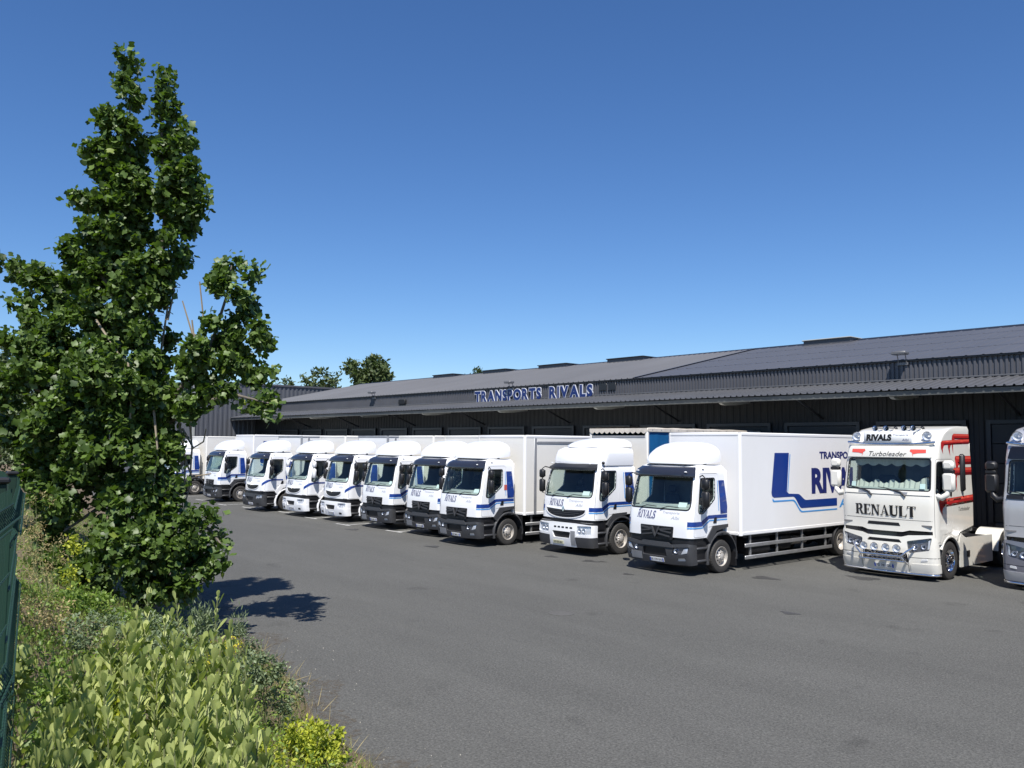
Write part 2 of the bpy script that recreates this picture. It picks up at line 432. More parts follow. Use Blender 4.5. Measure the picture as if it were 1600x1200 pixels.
def serif_letter(ch, T=0.20, t=0.075, sf=0.055):
    """bold serif capital in a unit-high box -> (polygons, advance)"""
    h = T / 2
    def sr(x, w=0.2): return [rect(x - w, x + w, 0, sf), rect(x - w, x + w, 1 - sf, 1)]
    if ch == 'I': return [rect(.2 - h, .2 + h, 0, 1)] + sr(.2), .46
    if ch == 'L': return [rect(.2 - h, .2 + h, 0, 1), rect(.0, .74, 0, .065), [(.60, .06), (.74, .0), (.76, .30)], rect(0, .4, 1 - sf, 1)], .80
    if ch == 'E': return [rect(.2 - h, .2 + h, 0, 1), rect(0, .72, 0, .065), rect(0, .70, .935, 1), rect(.2, .56, .47, .53), [(.58, .06), (.72, 0), (.74, .28)], [(.57, .94), (.71, .74), (.70, 1)], rect(.50, .56, .38, .62)], .80
    if ch == 'T': return [rect(.4 - h, .4 + h, 0, 1), rect(0, .8, .935, 1), [(0, 1), (.0, .72), (.13, .95)], [(.8, 1), (.67, .95), (.8, .72)], rect(.22, .58, 0, sf)], .84
    if ch == 'N': return [rect(.16 - t / 2, .16 + t / 2, 0, 1), [(.10, 1), (.34, 1), (.80, 0), (.66, 0)], rect(.76 - t / 2, .76 + t / 2, 0, 1), rect(0, .32, 0, sf), rect(.6, .92, 1 - sf, 1), rect(0, .3, 1 - sf, 1)], .96
    if ch == 'A': return [[(.10, 0), (.17, 0), (.46, .95), (.42, 1), (.40, 1)], [(.60, 0), (.84, 0), (.50, 1), (.40, 1)], rect(.22, .66, .30, .37), rect(0, .28, 0, sf), rect(.52, .94, 0, sf)], .92
    if ch == 'V': return [[(.10, 1), (.34, 1), (.54, .0), (.44, 0)], [(.77, 1), (.84, 1), (.54, 0), (.50, .05)], rect(0, .42, 1 - sf, 1), rect(.66, .94, 1 - sf, 1)], .88
    if ch == 'U': return [rect(.2 - h, .2 + h, .3, 1), rect(.74 - t / 2, .74 + t / 2, .3, 1), rect(0, .4, 1 - sf, 1), rect(.6, .88, 1 - sf, 1)] + strip([(.2, .31, h), (.22, .18, h * .9), (.32, .08, h * .7), (.48, .05, t * .7), (.64, .10, t * .6), (.73, .2, t * .5), (.74, .31, t * .5)]), .92
    if ch == 'R': return [rect(.2 - h, .2 + h, 0, 1), rect(0, .4, 0, sf), rect(0, .45, 1 - sf, 1), rect(.2, .46, .47, .53)] + strip(arc(.42, .735, .24, .235, 90, -90, t / 2, h)) + [[(.40, .50), (.60, .50), (.88, 0), (.66, 0)], rect(.64, .96, 0, sf)], .92
    if ch == 'S': return S_stroke(.72, .085, .05) + [[(.57, .95), (.65, .70), (.65, .98)], [(.06, .02), (.06, .32), (.13, .06)]], .78
    return [], .4
def serif_text(s, x0, y0, w, h, shear=0.0, **kw):
    polys = []; x = 0
    for ch in s:
        pl, adv = serif_letter(ch, **kw); polys += [[(a + x, b) for a, b in p] for p in pl]; x += adv
    k = w / x
    return [[(x0 + a * k + shear * b * h, y0 + b * h) for a, b in p] for p in polys]

_tc = {}
def font_mesh(s, offset=0.0, extrude=0.0):
    key = (s, offset, extrude)
    if key in _tc: return _tc[key]
    cu = bpy.data.curves.new("tmp_text", 'FONT'); cu.body = s; cu.size = 1.0; cu.offset = offset; cu.extrude = extrude; cu.resolution_u = 4
    o = bpy.data.objects.new("tmp_text", cu); COL.objects.link(o)
    me = bpy.data.meshes.new_from_object(o.evaluated_get(bpy.context.evaluated_depsgraph_get()))
    v = np.empty(len(me.vertices) * 3); me.vertices.foreach_get("co", v); v = v.reshape(-1, 3)
    f = [tuple(p.vertices) for p in me.polygons]
    bpy.data.objects.remove(o); bpy.data.curves.remove(cu); bpy.data.meshes.remove(me)
    _tc[key] = (v, f); return v, f
def font_decal(name, mapf, s, x0, y0, w, h, mt, shear=0.0, off=0.003, offset=0.0):
    v, f = font_mesh(s, offset)
    lo = v.min(0); sz = v.max(0) - lo; q = (v - lo) / np.maximum(sz, 1e-6)
    u = x0 + q[:, 0] * w + shear * q[:, 1] * h; z = y0 + q[:, 1] * h
    return mk_mesh(name, mapf(u, z, off), f, mt)

# ------------------------------------------------------------------ kits of parts
class Kit:
    def __init__(s): s.items = []
    def add(s, name, me, parent=None, loc=None):
        s.items.append((name, me, parent, loc)); return len(s.items) - 1
    def place(s, root, skip=()):
        made = []
        for name, me, parent, loc in s.items:
            if name in skip: made.append(None); continue
            o = link(name, me, root if parent is None else made[parent], loc); made.append(o)
            if name in ('wheel_nut', 'hand_hole', 'lacing_hook', 'plate_characters'): o['kind'] = 'stuff'
        return made

# ------------------------------------------------------------------ truck parts
def wheel_meshes(rad, width, sgn, kind, rim_mat, n=36):
    """tyre, rim and hub around the origin, axis x, outer face towards sgn"""
    rr = rad * 0.60; w = width / 2; t = MB()
    t.lathe([(sgn * a, b) for a, b in ((-w, rr), (-w, rad * .80), (-w * .96, rad * .93), (-w * .72, rad * .995), (-w * .2, rad), (w * .2, rad), (w * .72, rad * .995), (w * .93, rad * .95), (w, rad * .86), (w * 1.02, rad * .75), (w * .95, rr * 1.05), (w * .80, rr))], (0, 0, 0), n=n)
    for k in range(40):                                           # tread lugs on the shoulder
        a = 2 * math.pi * k / 40; c, s_ = math.cos(a), math.sin(a); c2, s2 = math.cos(a + .06), math.sin(a + .06)
        q = [(sgn * w * .70, rad * 1.002), (sgn * w * .95, rad * .945)]
        t.add([(x, c * r_, s_ * r_) for x, r_ in q] + [(x * 1.03, c2 * r_ * 1.006, s2 * r_ * 1.006) for x, r_ in q], [(0, 1, 3, 2)])
    tyre = t.mesh("tyre", M['rubber'], 35)
    r = MB()
    if kind == 'front':
        prof = [(w * .80, rr), (w * .98, rr * .99), (w * .98, rr * .95), (w * .62, rr * .90), (w * .35, rr * .84), (w * .45, rr * .76), (w * .80, rr * .52), (w * .86, rr * .46), (w * .86, rr * .30)]
        hub = [(w * .86, rr * .34), (w * 1.08, rr * .33), (w * 1.14, rr * .26), (w * 1.16, 0)]
    else:
        prof = [(w * .80, rr), (w * .98, rr * .99), (w * .98, rr * .95), (w * .5, rr * .90), (-w * .2, rr * .86), (-w * .45, rr * .75), (-w * .5, rr * .45), (-w * .4, rr * .42)]
        hub = [(-w * .4, rr * .44), (w * .1, rr * .38), (w * .25, rr * .26), (w * .28, 0)]
    r.lathe([(sgn * a, b) for a, b in prof], (0, 0, 0), n=n)
    rim = r.mesh("rim", rim_mat, 40)
    h = MB(); h.lathe([(sgn * a, b) for a, b in hub], (0, 0, 0), n=20)
    hb = h.mesh("hub", rim_mat, 40)
    o = MB(); nb = MB()
    for k in range(10):
        a = 2 * math.pi * k / 10; xr = (w * .66 if kind == 'front' else -w * .46)
        c = Vector((sgn * (xr + (.012 if kind == 'front' else .012)), math.cos(a) * rr * .63, math.sin(a) * rr * .63))
        ax = Vector((sgn * .62, math.cos(a) * .5, math.sin(a) * .5)) if kind == 'front' else Vector((sgn, 0, 0))
        o.disc(c, ax, rr * .085, 10)
        a += .3; c = Vector((sgn * (w * .86 if kind == 'front' else -w * .4), math.cos(a) * rr * .39, math.sin(a) * rr * .39))
        nb.cyl(c, c + Vector((sgn * .03, 0, 0)), .014, 6)
    return tyre, rim, hb, o.mesh("hand_hole", M['black'], fix=False), nb.mesh("wheel_nut", M['chrome'])
_wc = {}
def add_wheel(kit, x, y, rad, width, kind, rim_mat):
    sgn = 1 if x > 0 else -1; key = (rad, width, sgn, kind, rim_mat.name)
    if key not in _wc: _wc[key] = wheel_meshes(rad, width, sgn, kind, rim_mat)
    ty, ri, hb, ho, nu = _wc[key]
    w = kit.add("wheel", None, None, (x, y, rad))
    for n_, me in (("tyre", ty), ("rim", ri), ("hub", hb), ("hand_hole", ho), ("wheel_nut", nu)): kit.add(n_, me, w)

def fender(x0, x1, y, z, rad, t0, t1, thick=.035, n=14):
    """arched mudguard over a wheel"""
    mb = MB(); rings = []
    for i in range(n + 1):
        t = R(t0 + (t1 - t0) * i / n); c, s = math.cos(t), math.sin(t)
        rings.append([(x0, y + c * rad, z + s * rad), (x1 - .03, y + c * rad, z + s * rad), (x1, y + c * (rad - .03), z + s * (rad - .03)), (x1, y + c * (rad - .06), z + s * (rad - .06)), (x0, y + c * (rad - thick), z + s * (rad - thick))])
    return mb.loft(rings, True, True)

def round_lamp(kit, c, r, parent=None, depth=.05, axis=(0, -1, 0), bezel=None):
    """reflector bowl, bezel and lens"""
    ax = Vector(axis).normalized(); c = Vector(c); a = MB()
    a.lathe([(-depth, r * .2), (-depth * .7, r * .55), (0, r * .92)], c, ax, 16)
    p = kit.add("lamp_bowl", a.mesh("lamp_bowl", M['lamp'], 60), parent)
    b = MB(); b.lathe([(-depth, r * .6), (-.004, r * 1.08), (.010, r * 1.04), (.004, r * .92)], c, ax, 16)
    kit.add("lamp_bezel", b.mesh("lamp_bezel", bezel or M['chrome'], 50), p)
    l = MB(); l.lathe([(.004, r * .92), (.014, r * .6), (.018, 0)], c, ax, 16)
    kit.add("lamp_lens", l.mesh("lamp_lens", M['lens'], 60), p)
    return p

def number_plate(kit, mapf, x0, x1, z0, z1, text, mt, eu=True, off=.02):
    pl = kit.add("number_plate", patch("number_plate", mapf, rect(x0, x1, z0, z1), mt, off=off, thick=.012, step=.3, smooth=False))
    w = x1 - x0; h = z1 - z0
    if eu:
        for a_, b_ in ((x0 + .005, x0 + w * .09), (x1 - w * .09, x1 - .005)): kit.add("plate_band", decal("plate_band", mapf, [rect(a_, b_, z0 + .006, z1 - .006)], M['plateblue'], off=off + .003), pl)
    kit.add("plate_characters", font_decal("plate_characters", mapf, text, x0 + w * .13, z0 + h * .2, w * .74, h * .6, M['blacktext'], off=off + .004, offset=.012), pl)

def mirror_set(kit, x, y, zt, sgn, shell, zbot, big=1.0):
    """two mirror heads on a bent arm"""
    arm = MB(); arm.tube([(sgn * x, y + .12, zt + .05), (sgn * (x + .16), y + .02, zt + .09), (sgn * (x + .27), y, zt + .02), (sgn * (x + .27), y, zbot - .02), (sgn * (x + .14), y + .05, zbot - .06), (sgn * x, y + .14, zbot - .02)], .017, 8)
    k = kit.add("mirror", arm.mesh("mirror", M['black'], 50))
    zm = zt - (zt - zbot) * .40
    for nm, z0, z1 in (("wide_angle_mirror", zm + .02, zt), ("main_mirror", zbot, zm - .02)):
        h = MB(); h.rbox(sgn * (x + .27) - .105 * big, sgn * (x + .27) + .105 * big, y - .075, y + .06, z0, z1, .045)
        q = kit.add(nm, h.mesh(nm, shell, 50), k)
        g = MB(); g.rbox(sgn * (x + .27) - .085 * big, sgn * (x + .27) + .085 * big, y + .058, y + .066, z0 + .03, z1 - .03, .003)
        kit.add("mirror_glass", g.mesh("mirror_glass", M['chrome']), q)

def fairing_mesh(secs, zb, mt, n=20, name="roof_fairing", e=2.6):
    """smooth spoiler lofted along y; secs: (y, half width, top z, base z)"""
    mb = MB(); rings = []
    for y, hw, zt, zb_ in secs:
        ring = []
        for i in range(n + 1):
            t = math.pi * i / n; c, s = math.cos(t), math.sin(t)
            ring.append((-hw * math.copysign(abs(c) ** (2 / e), c), y, zb_ + (zt - zb_) * abs(s) ** (2 / e)))
        rings.append(ring)
    mb.loft(rings, False)
    k = len(rings) - 1; mb.f.append(tuple(k * (n + 1) + i for i in range(n + 1))); mb.f.append(tuple(range(n + 1))[::-1])
    return mb.mesh(name, mt, 50)

PLATE_NO = {'d': "EJ 170 GG", 'midlum': "CT 502 BK", 'premium': "DT 076 BN"}

def rigid_cab(kit, style, bumper='dark', plate=None, mirror_shell='black', stripe='full', deck=True):
    """day cab of a delivery truck: origin on the ground below the middle of its front"""
    D = style == 'd'; Pm = style == 'premium'
    hw, L, zb, w0, w1, zr = {'d': (1.10, 1.62, .97, 1.70, 2.52, 2.85), 'midlum': (1.08, 1.60, .98, 1.69, 2.52, 2.84), 'premium': (1.15, 2.02, 1.08, 1.77, 2.57, 2.82)}[style]
    r, crown = (.18, .055) if D else (.22, .10)
    dz = w0 - 1.70
    tab = [(.15, .05, .98), (.6, .02, 1), (zb, .02, 1), (1.35, .035, 1), (w0 - .03, .085, 1), ((w0 + w1) / 2, .20, .985), (w1, .34, .955), (zr - .13, .41, .93), (zr - .05, .48, .885), (zr, .66, .79)]
    S = Surf(hw, r, crown, L, tab); U = S.U; ya = 1.37
    WH = M['white']
    # openings
    fwid = S.a + .06
    ws = rounded([(-fwid, w0), (fwid, w0), (fwid + .02, w0 + .2), (fwid - .03, w1), (-fwid + .03, w1), (-fwid - .02, w0 + .2)], [.09, .09, .1, .07, .07, .1])
    yw = 1.0 if not Pm else 1.02
    win = rounded([(U(.34), 1.62 + dz), (U(.52), 1.60 + dz), (U(yw + .02), 1.97 + dz), (U(yw), w1 - .03), (U(.27), w1 - .03)], .06)
    door = rounded([(U(.19), zb + .03), (U(.66), zb + .03), (U(.80), 1.24), (U(yw + .18), 1.26), (U(yw + .15), w1 + .10), (U(.17), w1 + .10)], .05)
    gap = grow(door, .011)
    notch0, notch1 = ya - .66, ya - .44
    um = S.umax - .002
    body = [(-um, 1.22), (-U(notch1), 1.22), (-U(notch0), zb), (U(notch0), zb), (U(notch1), 1.22), (um, 1.22), (um, zr), (-um, zr)]
    kit.add("cab_body", patch("cab_body", S, body, WH, [ws, gap, mirror_poly(gap)], step=.085, thick=.02))
    ring = [tuple(p) for p in S(np.linspace(-um, um, 60), np.full(60, zr))]
    rf = MB(); rf.add(ring, [tuple(range(60))])
    kit.add("cab_roof", rf.mesh("cab_roof", WH))
    bw = MB(); bw.rbox(-hw * .985, hw * .985, L - .03, L + .02, .99, zr - .14, .02)
    kit.add("rear_wall", bw.mesh("rear_wall", WH, 40))
    kit.add("cab_lining", patch("cab_lining", S, grow(body, -.03), M['lining'], [ws, win, mirror_poly(win)], step=.11, off=-.045))
    il = MB(); il.box(-hw * .92, hw * .92, .1, L - .04, .98, 1.0).box(-hw * .90, hw * .90, L - .07, L - .05, 1.0, zr - .2).box(-hw * .86, hw * .86, .62, L - .06, zr - .11, zr - .09)
    kit.add("cab_interior", il.mesh("cab_interior", M['lining']))
    for sgn in (1, -1):
        mp = (lambda p: p) if sgn > 0 else mirror_poly
        d = kit.add("door", patch("door", S, mp(door), WH, [mp(win)], step=.085, thick=.03))
        kit.add("side_window", patch("side_window", S, mp(grow(win, .01)), M['glass'], step=.16, off=-.014), d)
        kit.add("window_seal", patch("window_seal", S, mp(grow(win, .028)), M['black'], [mp(win)], step=.12, off=.004, thick=.02), d)
        hp = rounded([(U(.98), 1.33 + dz), (U(1.13), 1.33 + dz), (U(1.13), 1.48 + dz), (U(1.04), 1.48 + dz)], .02)
        kit.add("door_handle", patch("door_handle", S, mp(hp), M['black'], step=.1, off=.012, thick=.02), d)
    kit.add("windscreen", patch("windscreen", S, grow(ws, .01), M['glass'], step=.13, off=-.012))
    kit.add("windscreen_seal", patch("windscreen_seal", S, grow(ws, .035), M['black'], [ws], step=.1, off=.004, thick=.02))
    # inside
    db = MB(); db.rbox(-.97, .97, .19, .74, 1.25, w0 + .035, .05).rbox(-.95, .95, .46, .80, 1.4, w0 + .10, .05).rbox(.22, .82, .62, .86, 1.5, w0 + .15, .05)
    kit.add("dashboard", db.mesh("dashboard", M['dash'], 40))
    for x in (-.55, .55):
        st = MB(); st.rbox(x - .25, x + .25, .85, 1.35, 1.15, 1.35, .06).rbox(x - .24, x + .24, 1.28, 1.45, 1.3, 2.02, .07).rbox(x - .14, x + .14, 1.31, 1.42, 2.04, 2.25, .05)
        kit.add("seat", st.mesh("seat", M['seat'], 45))
    sw = MB(); c = Vector((.52, .80, 1.68)); ax = Vector((0, -.45, .89)).normalized(); a = Vector((1, 0, 0)); b = ax.cross(a)
    sw.tube([c + (a * math.cos(t) + b * math.sin(t)) * .22 for t in np.linspace(0, 2 * math.pi, 21)], .017, 6).cyl(c, c - ax * .25, .03, 8).tube([c - a * .2, c + a * .2], .016, 6)
    kit.add("steering_wheel", sw.mesh("steering_wheel", M['black'], 50))
    # visor over the windscreen
    vs = MB(); rings = []
    for i in range(17):
        u = -(S.a + .10) + (2 * S.a + .20) * i / 16; e = 1 - abs(i - 8) / 8; lift = .02 + .10 * min(1, e * 4)
        P = S(np.array([u] * 4), np.array([w1 + .015, w1 + .085, zr - .14, zr - .055]), 0.0); nrm = Vector((0, -1, 0)) if abs(u) < S.a else Vector((math.copysign(.6, u), -.8, 0))
        o1 = [Vector(P[0]) + nrm * (lift + .06), Vector(P[1]) + nrm * (lift + .085), Vector(P[2]) + nrm * (lift + .05), Vector(P[3]) + nrm * (lift * .4)]
        rings.append(o1 + [p + Vector((0, .018, -.008)) for p in reversed(o1)])
    vs.loft(rings, True, True)
    vi = kit.add("sun_visor", vs.mesh("sun_visor", M['visor'] if not Pm else M['black'], 45))
    for x in (-.9, .9):
        lm = MB(); p = Vector(S(np.array([x * S.a / .98]), np.array([w1 + .10]), .185)[0]); lm.ball(p, .032, 8, 6, (1.6, .6, .6))
        kit.add("marker_light", lm.mesh("marker_light", M['plate'], 60), vi)
    for x in (-.80, .80):
        lm = MB(); p = Vector(S(np.array([math.copysign(U(.36), x)]), np.array([zr - .12]), .005)[0]); lm.ball(p, .03, 8, 6, (.6, 1.5, .6))
        kit.add("roof_marker", lm.mesh("roof_marker", M['black'], 60))
    # wipers
    for x in (-.62, .10):
        wp = MB(); q = S(np.array([x, x + .25, x + .58]), np.array([w0 - .02, w0 + .05, w0 + .035]), .03); wp.tube([Vector(p) for p in q], .011, 5)
        kit.add("wiper", wp.mesh("wiper", M['black']))
    # stripes
    if stripe == 'full':
        for sgn in (1, -1):
            mp = (lambda p: p) if sgn > 0 else mirror_poly
            q = 1.62 / L * 1.0; e = L - .02
            kit.add("blue_stripe", decal("blue_stripe", S, [mp([(U(.0), 1.27 + dz), (U(.50), 1.27 + dz), (U(.80), 1.45 + dz), (U(e), 1.45 + dz), (U(e), 1.54 + dz), (U(.76), 1.54 + dz), (U(.46), 1.39 + dz), (U(.0), 1.39 + dz)]),
                    mp([(U(1.30 * L / 1.62), 1.56 + dz), (U(e), 1.57 + dz), (U(e + .015), 1.74 + dz), (U(e - .10), 2.44 + dz), (U(1.20 * L / 1.62), 2.44 + dz), (U(1.28 * L / 1.62), 1.70 + dz)])], M['blue'], off=.006, step=.045))
            kit.add("light_blue_stripe", decal("light_blue_stripe", S, [mp([(U(.0), 1.215 + dz), (U(.52), 1.215 + dz), (U(.83), 1.39 + dz), (U(e), 1.39 + dz), (U(e), 1.42 + dz), (U(.81), 1.42 + dz), (U(.51), 1.245 + dz), (U(.0), 1.245 + dz)]),
                    mp([(U(1.13 * L / 1.62), 2.44 + dz), (U(1.21 * L / 1.62), 1.64 + dz), (U(1.235 * L / 1.62), 1.64 + dz), (U(1.16 * L / 1.62), 2.44 + dz)])], M['lightblue'], off=.006, step=.045))
    elif stripe == 'slash':
        for sgn in (1, -1):
            mp = (lambda p: p) if sgn > 0 else mirror_poly; e = L - .02
            kit.add("blue_stripe", decal("blue_stripe", S, [mp([(U(-.02), 1.24 + dz), (U(.30), 1.44 + dz), (U(.52), 1.50 + dz), (U(1.1), 1.50 + dz), (U(1.1), 1.56 + dz), (U(.50), 1.57 + dz), (U(.22), 1.52 + dz), (U(-.02), 1.36 + dz)]),
                    mp([(U(1.25), 1.53), (U(e), 1.53), (U(e), 2.40), (U(e - .30), 2.40), (U(1.20), 1.9)])], M['blue'], off=.006, step=.045))
    kit.add("company_lettering", decal("company_lettering", S, serif_text("RIVALS", -.72, 1.42 + dz * .6, .66, .20, shear=.25, T=.17, t=.06), M['navy'], off=.003))
    kit.add("small_lettering", font_decal("small_lettering", S, "Transports", .16, 1.545 + dz * .6, .54, .085, M['greytext'], shear=.3))
    kit.add("small_lettering", font_decal("small_lettering", S, "Albi", .46, 1.425 + dz * .6, .24, .085, M['greytext'], shear=.3))
    # grille
    if D:
        g = kit.add("grille", patch("grille", S, rounded([(-.53, .90), (.53, .90), (.56, 1.24), (-.56, 1.24)], .03), M['black'], step=.15, off=.012, thick=.04))
        bars = []
        for x0, x1, z0, z1 in ((-.50, -.10, 1.185, 1.15), (-.50, -.16, 1.085, 1.13), (-.46, -.08, .985, 1.04), (.10, .50, 1.15, 1.185), (.16, .50, 1.13, 1.085), (.08, .46, 1.04, .985)):
            bars.append([(x0, z0 - .018), (x1, z1 - .018), (x1, z1 + .018), (x0, z0 + .018)])
        for k, pl in enumerate(bars): kit.add("grille_bar", patch("grille_bar", S, pl, M['plastic'], step=.2, off=.06, thick=.05, smooth=False), g)
        for s_ in (1, -1):
            pl = [(s_ * .155, 1.215), (s_ * .10, 1.215), (0, 1.00), (0, 1.00 - .06), (s_ * .03, 1.00 - .02)][::s_]
            kit.add("grille_chevron", patch("grille_chevron", S, pl, M['plastic'], step=.2, off=.068, thick=.045, smooth=False), g)
    else:
        gw, zt, zc = (.84, 1.40, 1.14) if Pm else (.64, 1.30, 1.07)
        arcp = [(gw * math.cos(t), zt - .02 - (zt - zc) * math.sin(t) ** .8) for t in np.linspace(math.pi, 0, 15)]
        pl = arcp + [(gw * .5, zt - .035), (0, zt - .05), (-gw * .5, zt - .035)]
        g = kit.add("grille", patch("grille", S, pl, M['black'], step=.12, off=.008, thick=.02))
        kit.add("grille_surround", patch("grille_surround", S, grow(pl, .022), M['white'], [pl], step=.1, off=.022, thick=.03), g)
        for k in range(3 if Pm else 2):
            z = zt - .075 - k * .055; xx = gw * (.88 - .16 * k)
            kit.add("grille_bar", patch("grille_bar", S, rect(-xx, xx, z - .009, z + .009), M['plastic'], step=.15, off=.026, thick=.02), g)
        dm = MB(); 
        for a_, b_ in ((.062, .095), ):
            o_ = [(-a_, zt - .01), (0, zt - .01 - b_), (a_, zt - .01), (0, zt - .01 + b_)]
        kit.add("badge", patch("badge", S, o_, M['chrome'], [[(x * .5, zt - .01 + (z - zt + .01) * .55) for x, z in o_]], step=.3, off=.05, thick=.03), g)
    # side air slots beside the grille
    for s_ in (-1,):
        sl = [(s_ * (S.a + .10), 1.22 + dz), (s_ * (S.a + .15), 1.20 + dz), (s_ * (S.a + .145), 1.52 + dz), (s_ * (S.a + .115), 1.55 + dz)][::s_]
        kit.add("air_slot", patch("air_slot", S, sl, M['black'], step=.1, off=.004))
    # black gap panel, bumper, lamps
    kit.add("lower_panel", patch("lower_panel", S, rect(-U(.62), U(.62), .80, zb + .02), M['black'], step=.15, off=-.035))
    Bm = Surf(hw + .015, .15, .075, 1.4, [(.1, .06, .98), (.30, -.01, 1), (.5, -.055, 1), (.75, -.06, 1), (.9, -.045, .995), (1.0, -.04, .99)])
    bt = .86 if not Pm else .97
    if D:
        hl = rounded([(.56, .53), (Bm.U(.05), .56), (Bm.U(.10), .76), (.60, .72)], .04)
        ct = rounded([(-.44, .46), (.40, .46), (.36, .68), (-.40, .68)], .04)
        lowl = rounded([(.70, .37), (.96, .39), (.94, .47), (.72, .45)], .03)
        out = rounded([(-Bm.U(.34), .30), (-.5, .27), (.5, .27), (Bm.U(.34), .30), (Bm.U(.34), .80), (Bm.U(.02), .84), (.5, .79), (.42, bt - .02), (-.42, bt - .02), (-.5, .79), (-Bm.U(.02), .84), (-Bm.U(.34), .80)], .03)
        bp = kit.add("bumper", patch("bumper", Bm, out, M['plastic'], [hl, mirror_poly(hl), ct, lowl, mirror_poly(lowl)], step=.09, thick=.06))
        kit.add("bumper_intake", patch("bumper_intake", Bm, grow(ct, .01), M['black'], step=.15, off=-.05), bp)
        kit.add("bumper_step", patch("bumper_step", Bm, rounded([(-.62, .715), (.62, .715), (.58, .775), (-.58, .775)], .02), M['plastic'], step=.12, off=.03, thick=.04), bp)
        kit.add("access_panel", patch("access_panel", Bm, rect(-.86, -.46, .33, .52), M['greyframe'], step=.15, off=.008, thick=.012), bp)
        for s_ in (1, -1):
            mp = (lambda p: p) if s_ > 0 else mirror_poly
            h = kit.add("headlight", patch("headlight", Bm, mp(grow(hl, .012)), M['lampdark'], step=.1, off=-.05))
            kit.add("headlight_lens", patch("headlight_lens", Bm, mp(grow(hl, .004)), M['lens'], step=.1, off=-.008), h)
            P = Bm(np.array([s_ * .67, s_ * (S.a - .03)]), np.array([.63, .64]), -.025)
            round_lamp(kit, P[0], .062, h); 
            rp = [(s_ * (S.a - .10), .56), (s_ * Bm.U(.02), .60), (s_ * Bm.U(.06), .73), (s_ * (S.a - .02), .70)][::s_]
            kit.add("lamp_reflector", patch("lamp_reflector", Bm, rp, M['lamp'], step=.1, off=-.03), h)
            fl = kit.add("fog_light", patch("fog_light", Bm, mp(grow(lowl, .01)), M['lamp'], step=.1, off=-.035))
    else:
        white = bumper == 'white'; bmt = M['white'] if white else M['plastic']
        z1 = bt; hl = rounded([(.60 if Pm else .56, .62), (Bm.U(.10), .66), (Bm.U(.10), z1 - .05), (.62 if Pm else .56, z1 - .07)], .03)
        ct = rounded([(-.38, .50), (.30, .50), (.36, .70), (-.44, .70)], .05)
        out = rounded([(-Bm.U(.34), .28), (-.5, .25), (.5, .25), (Bm.U(.34), .28), (Bm.U(.34), z1 - .04), (.5, z1), (-.5, z1), (-Bm.U(.34), z1 - .04)], .03)
        bp = kit.add("bumper", patch("bumper", Bm, out, bmt, [hl, mirror_poly(hl), ct], step=.09, thick=.06))
        kit.add("bumper_intake", patch("bumper_intake", Bm, grow(ct, .01), M['black'], step=.15, off=-.05), bp)
        for s_ in (1, -1):
            mp = (lambda p: p) if s_ > 0 else mirror_poly
            h = kit.add("headlight", patch("headlight", Bm, mp(grow(hl, .012)), M['lamp'], step=.1, off=-.045))
            kit.add("headlight_lens", patch("headlight_lens", Bm, mp(grow(hl, .004)), M['lens'], step=.1, off=-.006), h)
            for q in (.70, .86): round_lamp(kit, Bm(np.array([s_ * q]), np.array([(z1 + .58) / 2]), -.02)[0], .06, h)
            kit.add("bumper_corner", patch("bumper_corner", Bm, mp(rounded([(.58, .26), (Bm.U(.33), .29), (Bm.U(.33), .58), (.55, .56)], .03)), M['plastic'] if Pm else bmt, step=.1, off=.014, thick=.02), bp)
            kit.add("bumper_slot", patch("bumper_slot", Bm, mp(rounded([(.66, .34), (.84, .345), (.84, .42), (.66, .42)], .02)), M['black'], step=.1, off=.018 if not Pm else .012), bp)
        if Pm:
            for k in range(5):
                x = -.36 + k * .17; kit.add("bumper_slot", patch("bumper_slot", Bm, rounded(rect(x, x + .11, .80, .85), .012), M['black'], step=.1, off=.004), bp)
            kit.add("access_panel", patch("access_panel", Bm, rect(.36, .54, .30, .74), M['greyframe'], step=.15, off=.006, thick=.01), bp)
    number_plate(kit, Bm, -.16 if not Pm else -.40, .30 if not Pm else .06, .32, .42, plate or PLATE_NO[style], M['plate'] if not Pm else M['plateyellow'], eu=not Pm)
    # step well, wheel arch, mudflap
    rad, ww = (.475, .29) if Pm else (.435, .27)
    for s_ in (1, -1):
        def bx(x0, x1): return (min(s_ * x0, s_ * x1), max(s_ * x0, s_ * x1))
        st = MB(); st.rbox(*bx(.70, hw - .05), .26, ya - .52, .30, zb - .04, .03)
        stp = kit.add("step_well", st.mesh("step_well", M['black'], 40))
        for z in (.34, .66):
            s2 = MB(); s2.rbox(*bx(hw - .30, hw + .005), .30, ya - .50, z, z + .07, .025); kit.add("step", s2.mesh("step", M['plastic'], 40), stp)
        fd = fender(s_ * .74, s_ * (hw + .03), ya, rad, rad + .235, 195 if s_ > 0 else 195, -10)
        fmt = M['white'] if (style == 'midlum') else M['plastic']
        fe = kit.add("wheel_arch", fd.mesh("wheel_arch", fmt, 40))
        fp = MB(); fp.prism([(ya - .66, .94), (ya - .40, 1.26), (ya + .25, 1.28), (ya + .25, 1.20), (ya - .25, 1.12), (ya - .52, .80)], 0, 1, lambda a_, b_, h: (s_ * (hw - .06 + .085 * h), a_, b_))
        kit.add("wheel_arch_trim", fp.mesh("wheel_arch_trim", fmt if style != 'midlum' else M['white']), fe)
        fl = MB(); fl.rbox(*bx(.78, hw + .01), ya + rad + .17, ya + rad + .20, .14, .95, .008)
        kit.add("mudflap", fl.mesh("mudflap", M['black']))
        add_wheel(kit, s_ * (hw - .14), ya, rad, ww, 'front', M['steel'])
        mirror_set(kit, hw - .05, .40, w1 - .02 + .0, s_, M['white'] if mirror_shell == 'white' else M['black'], w0 + .06)
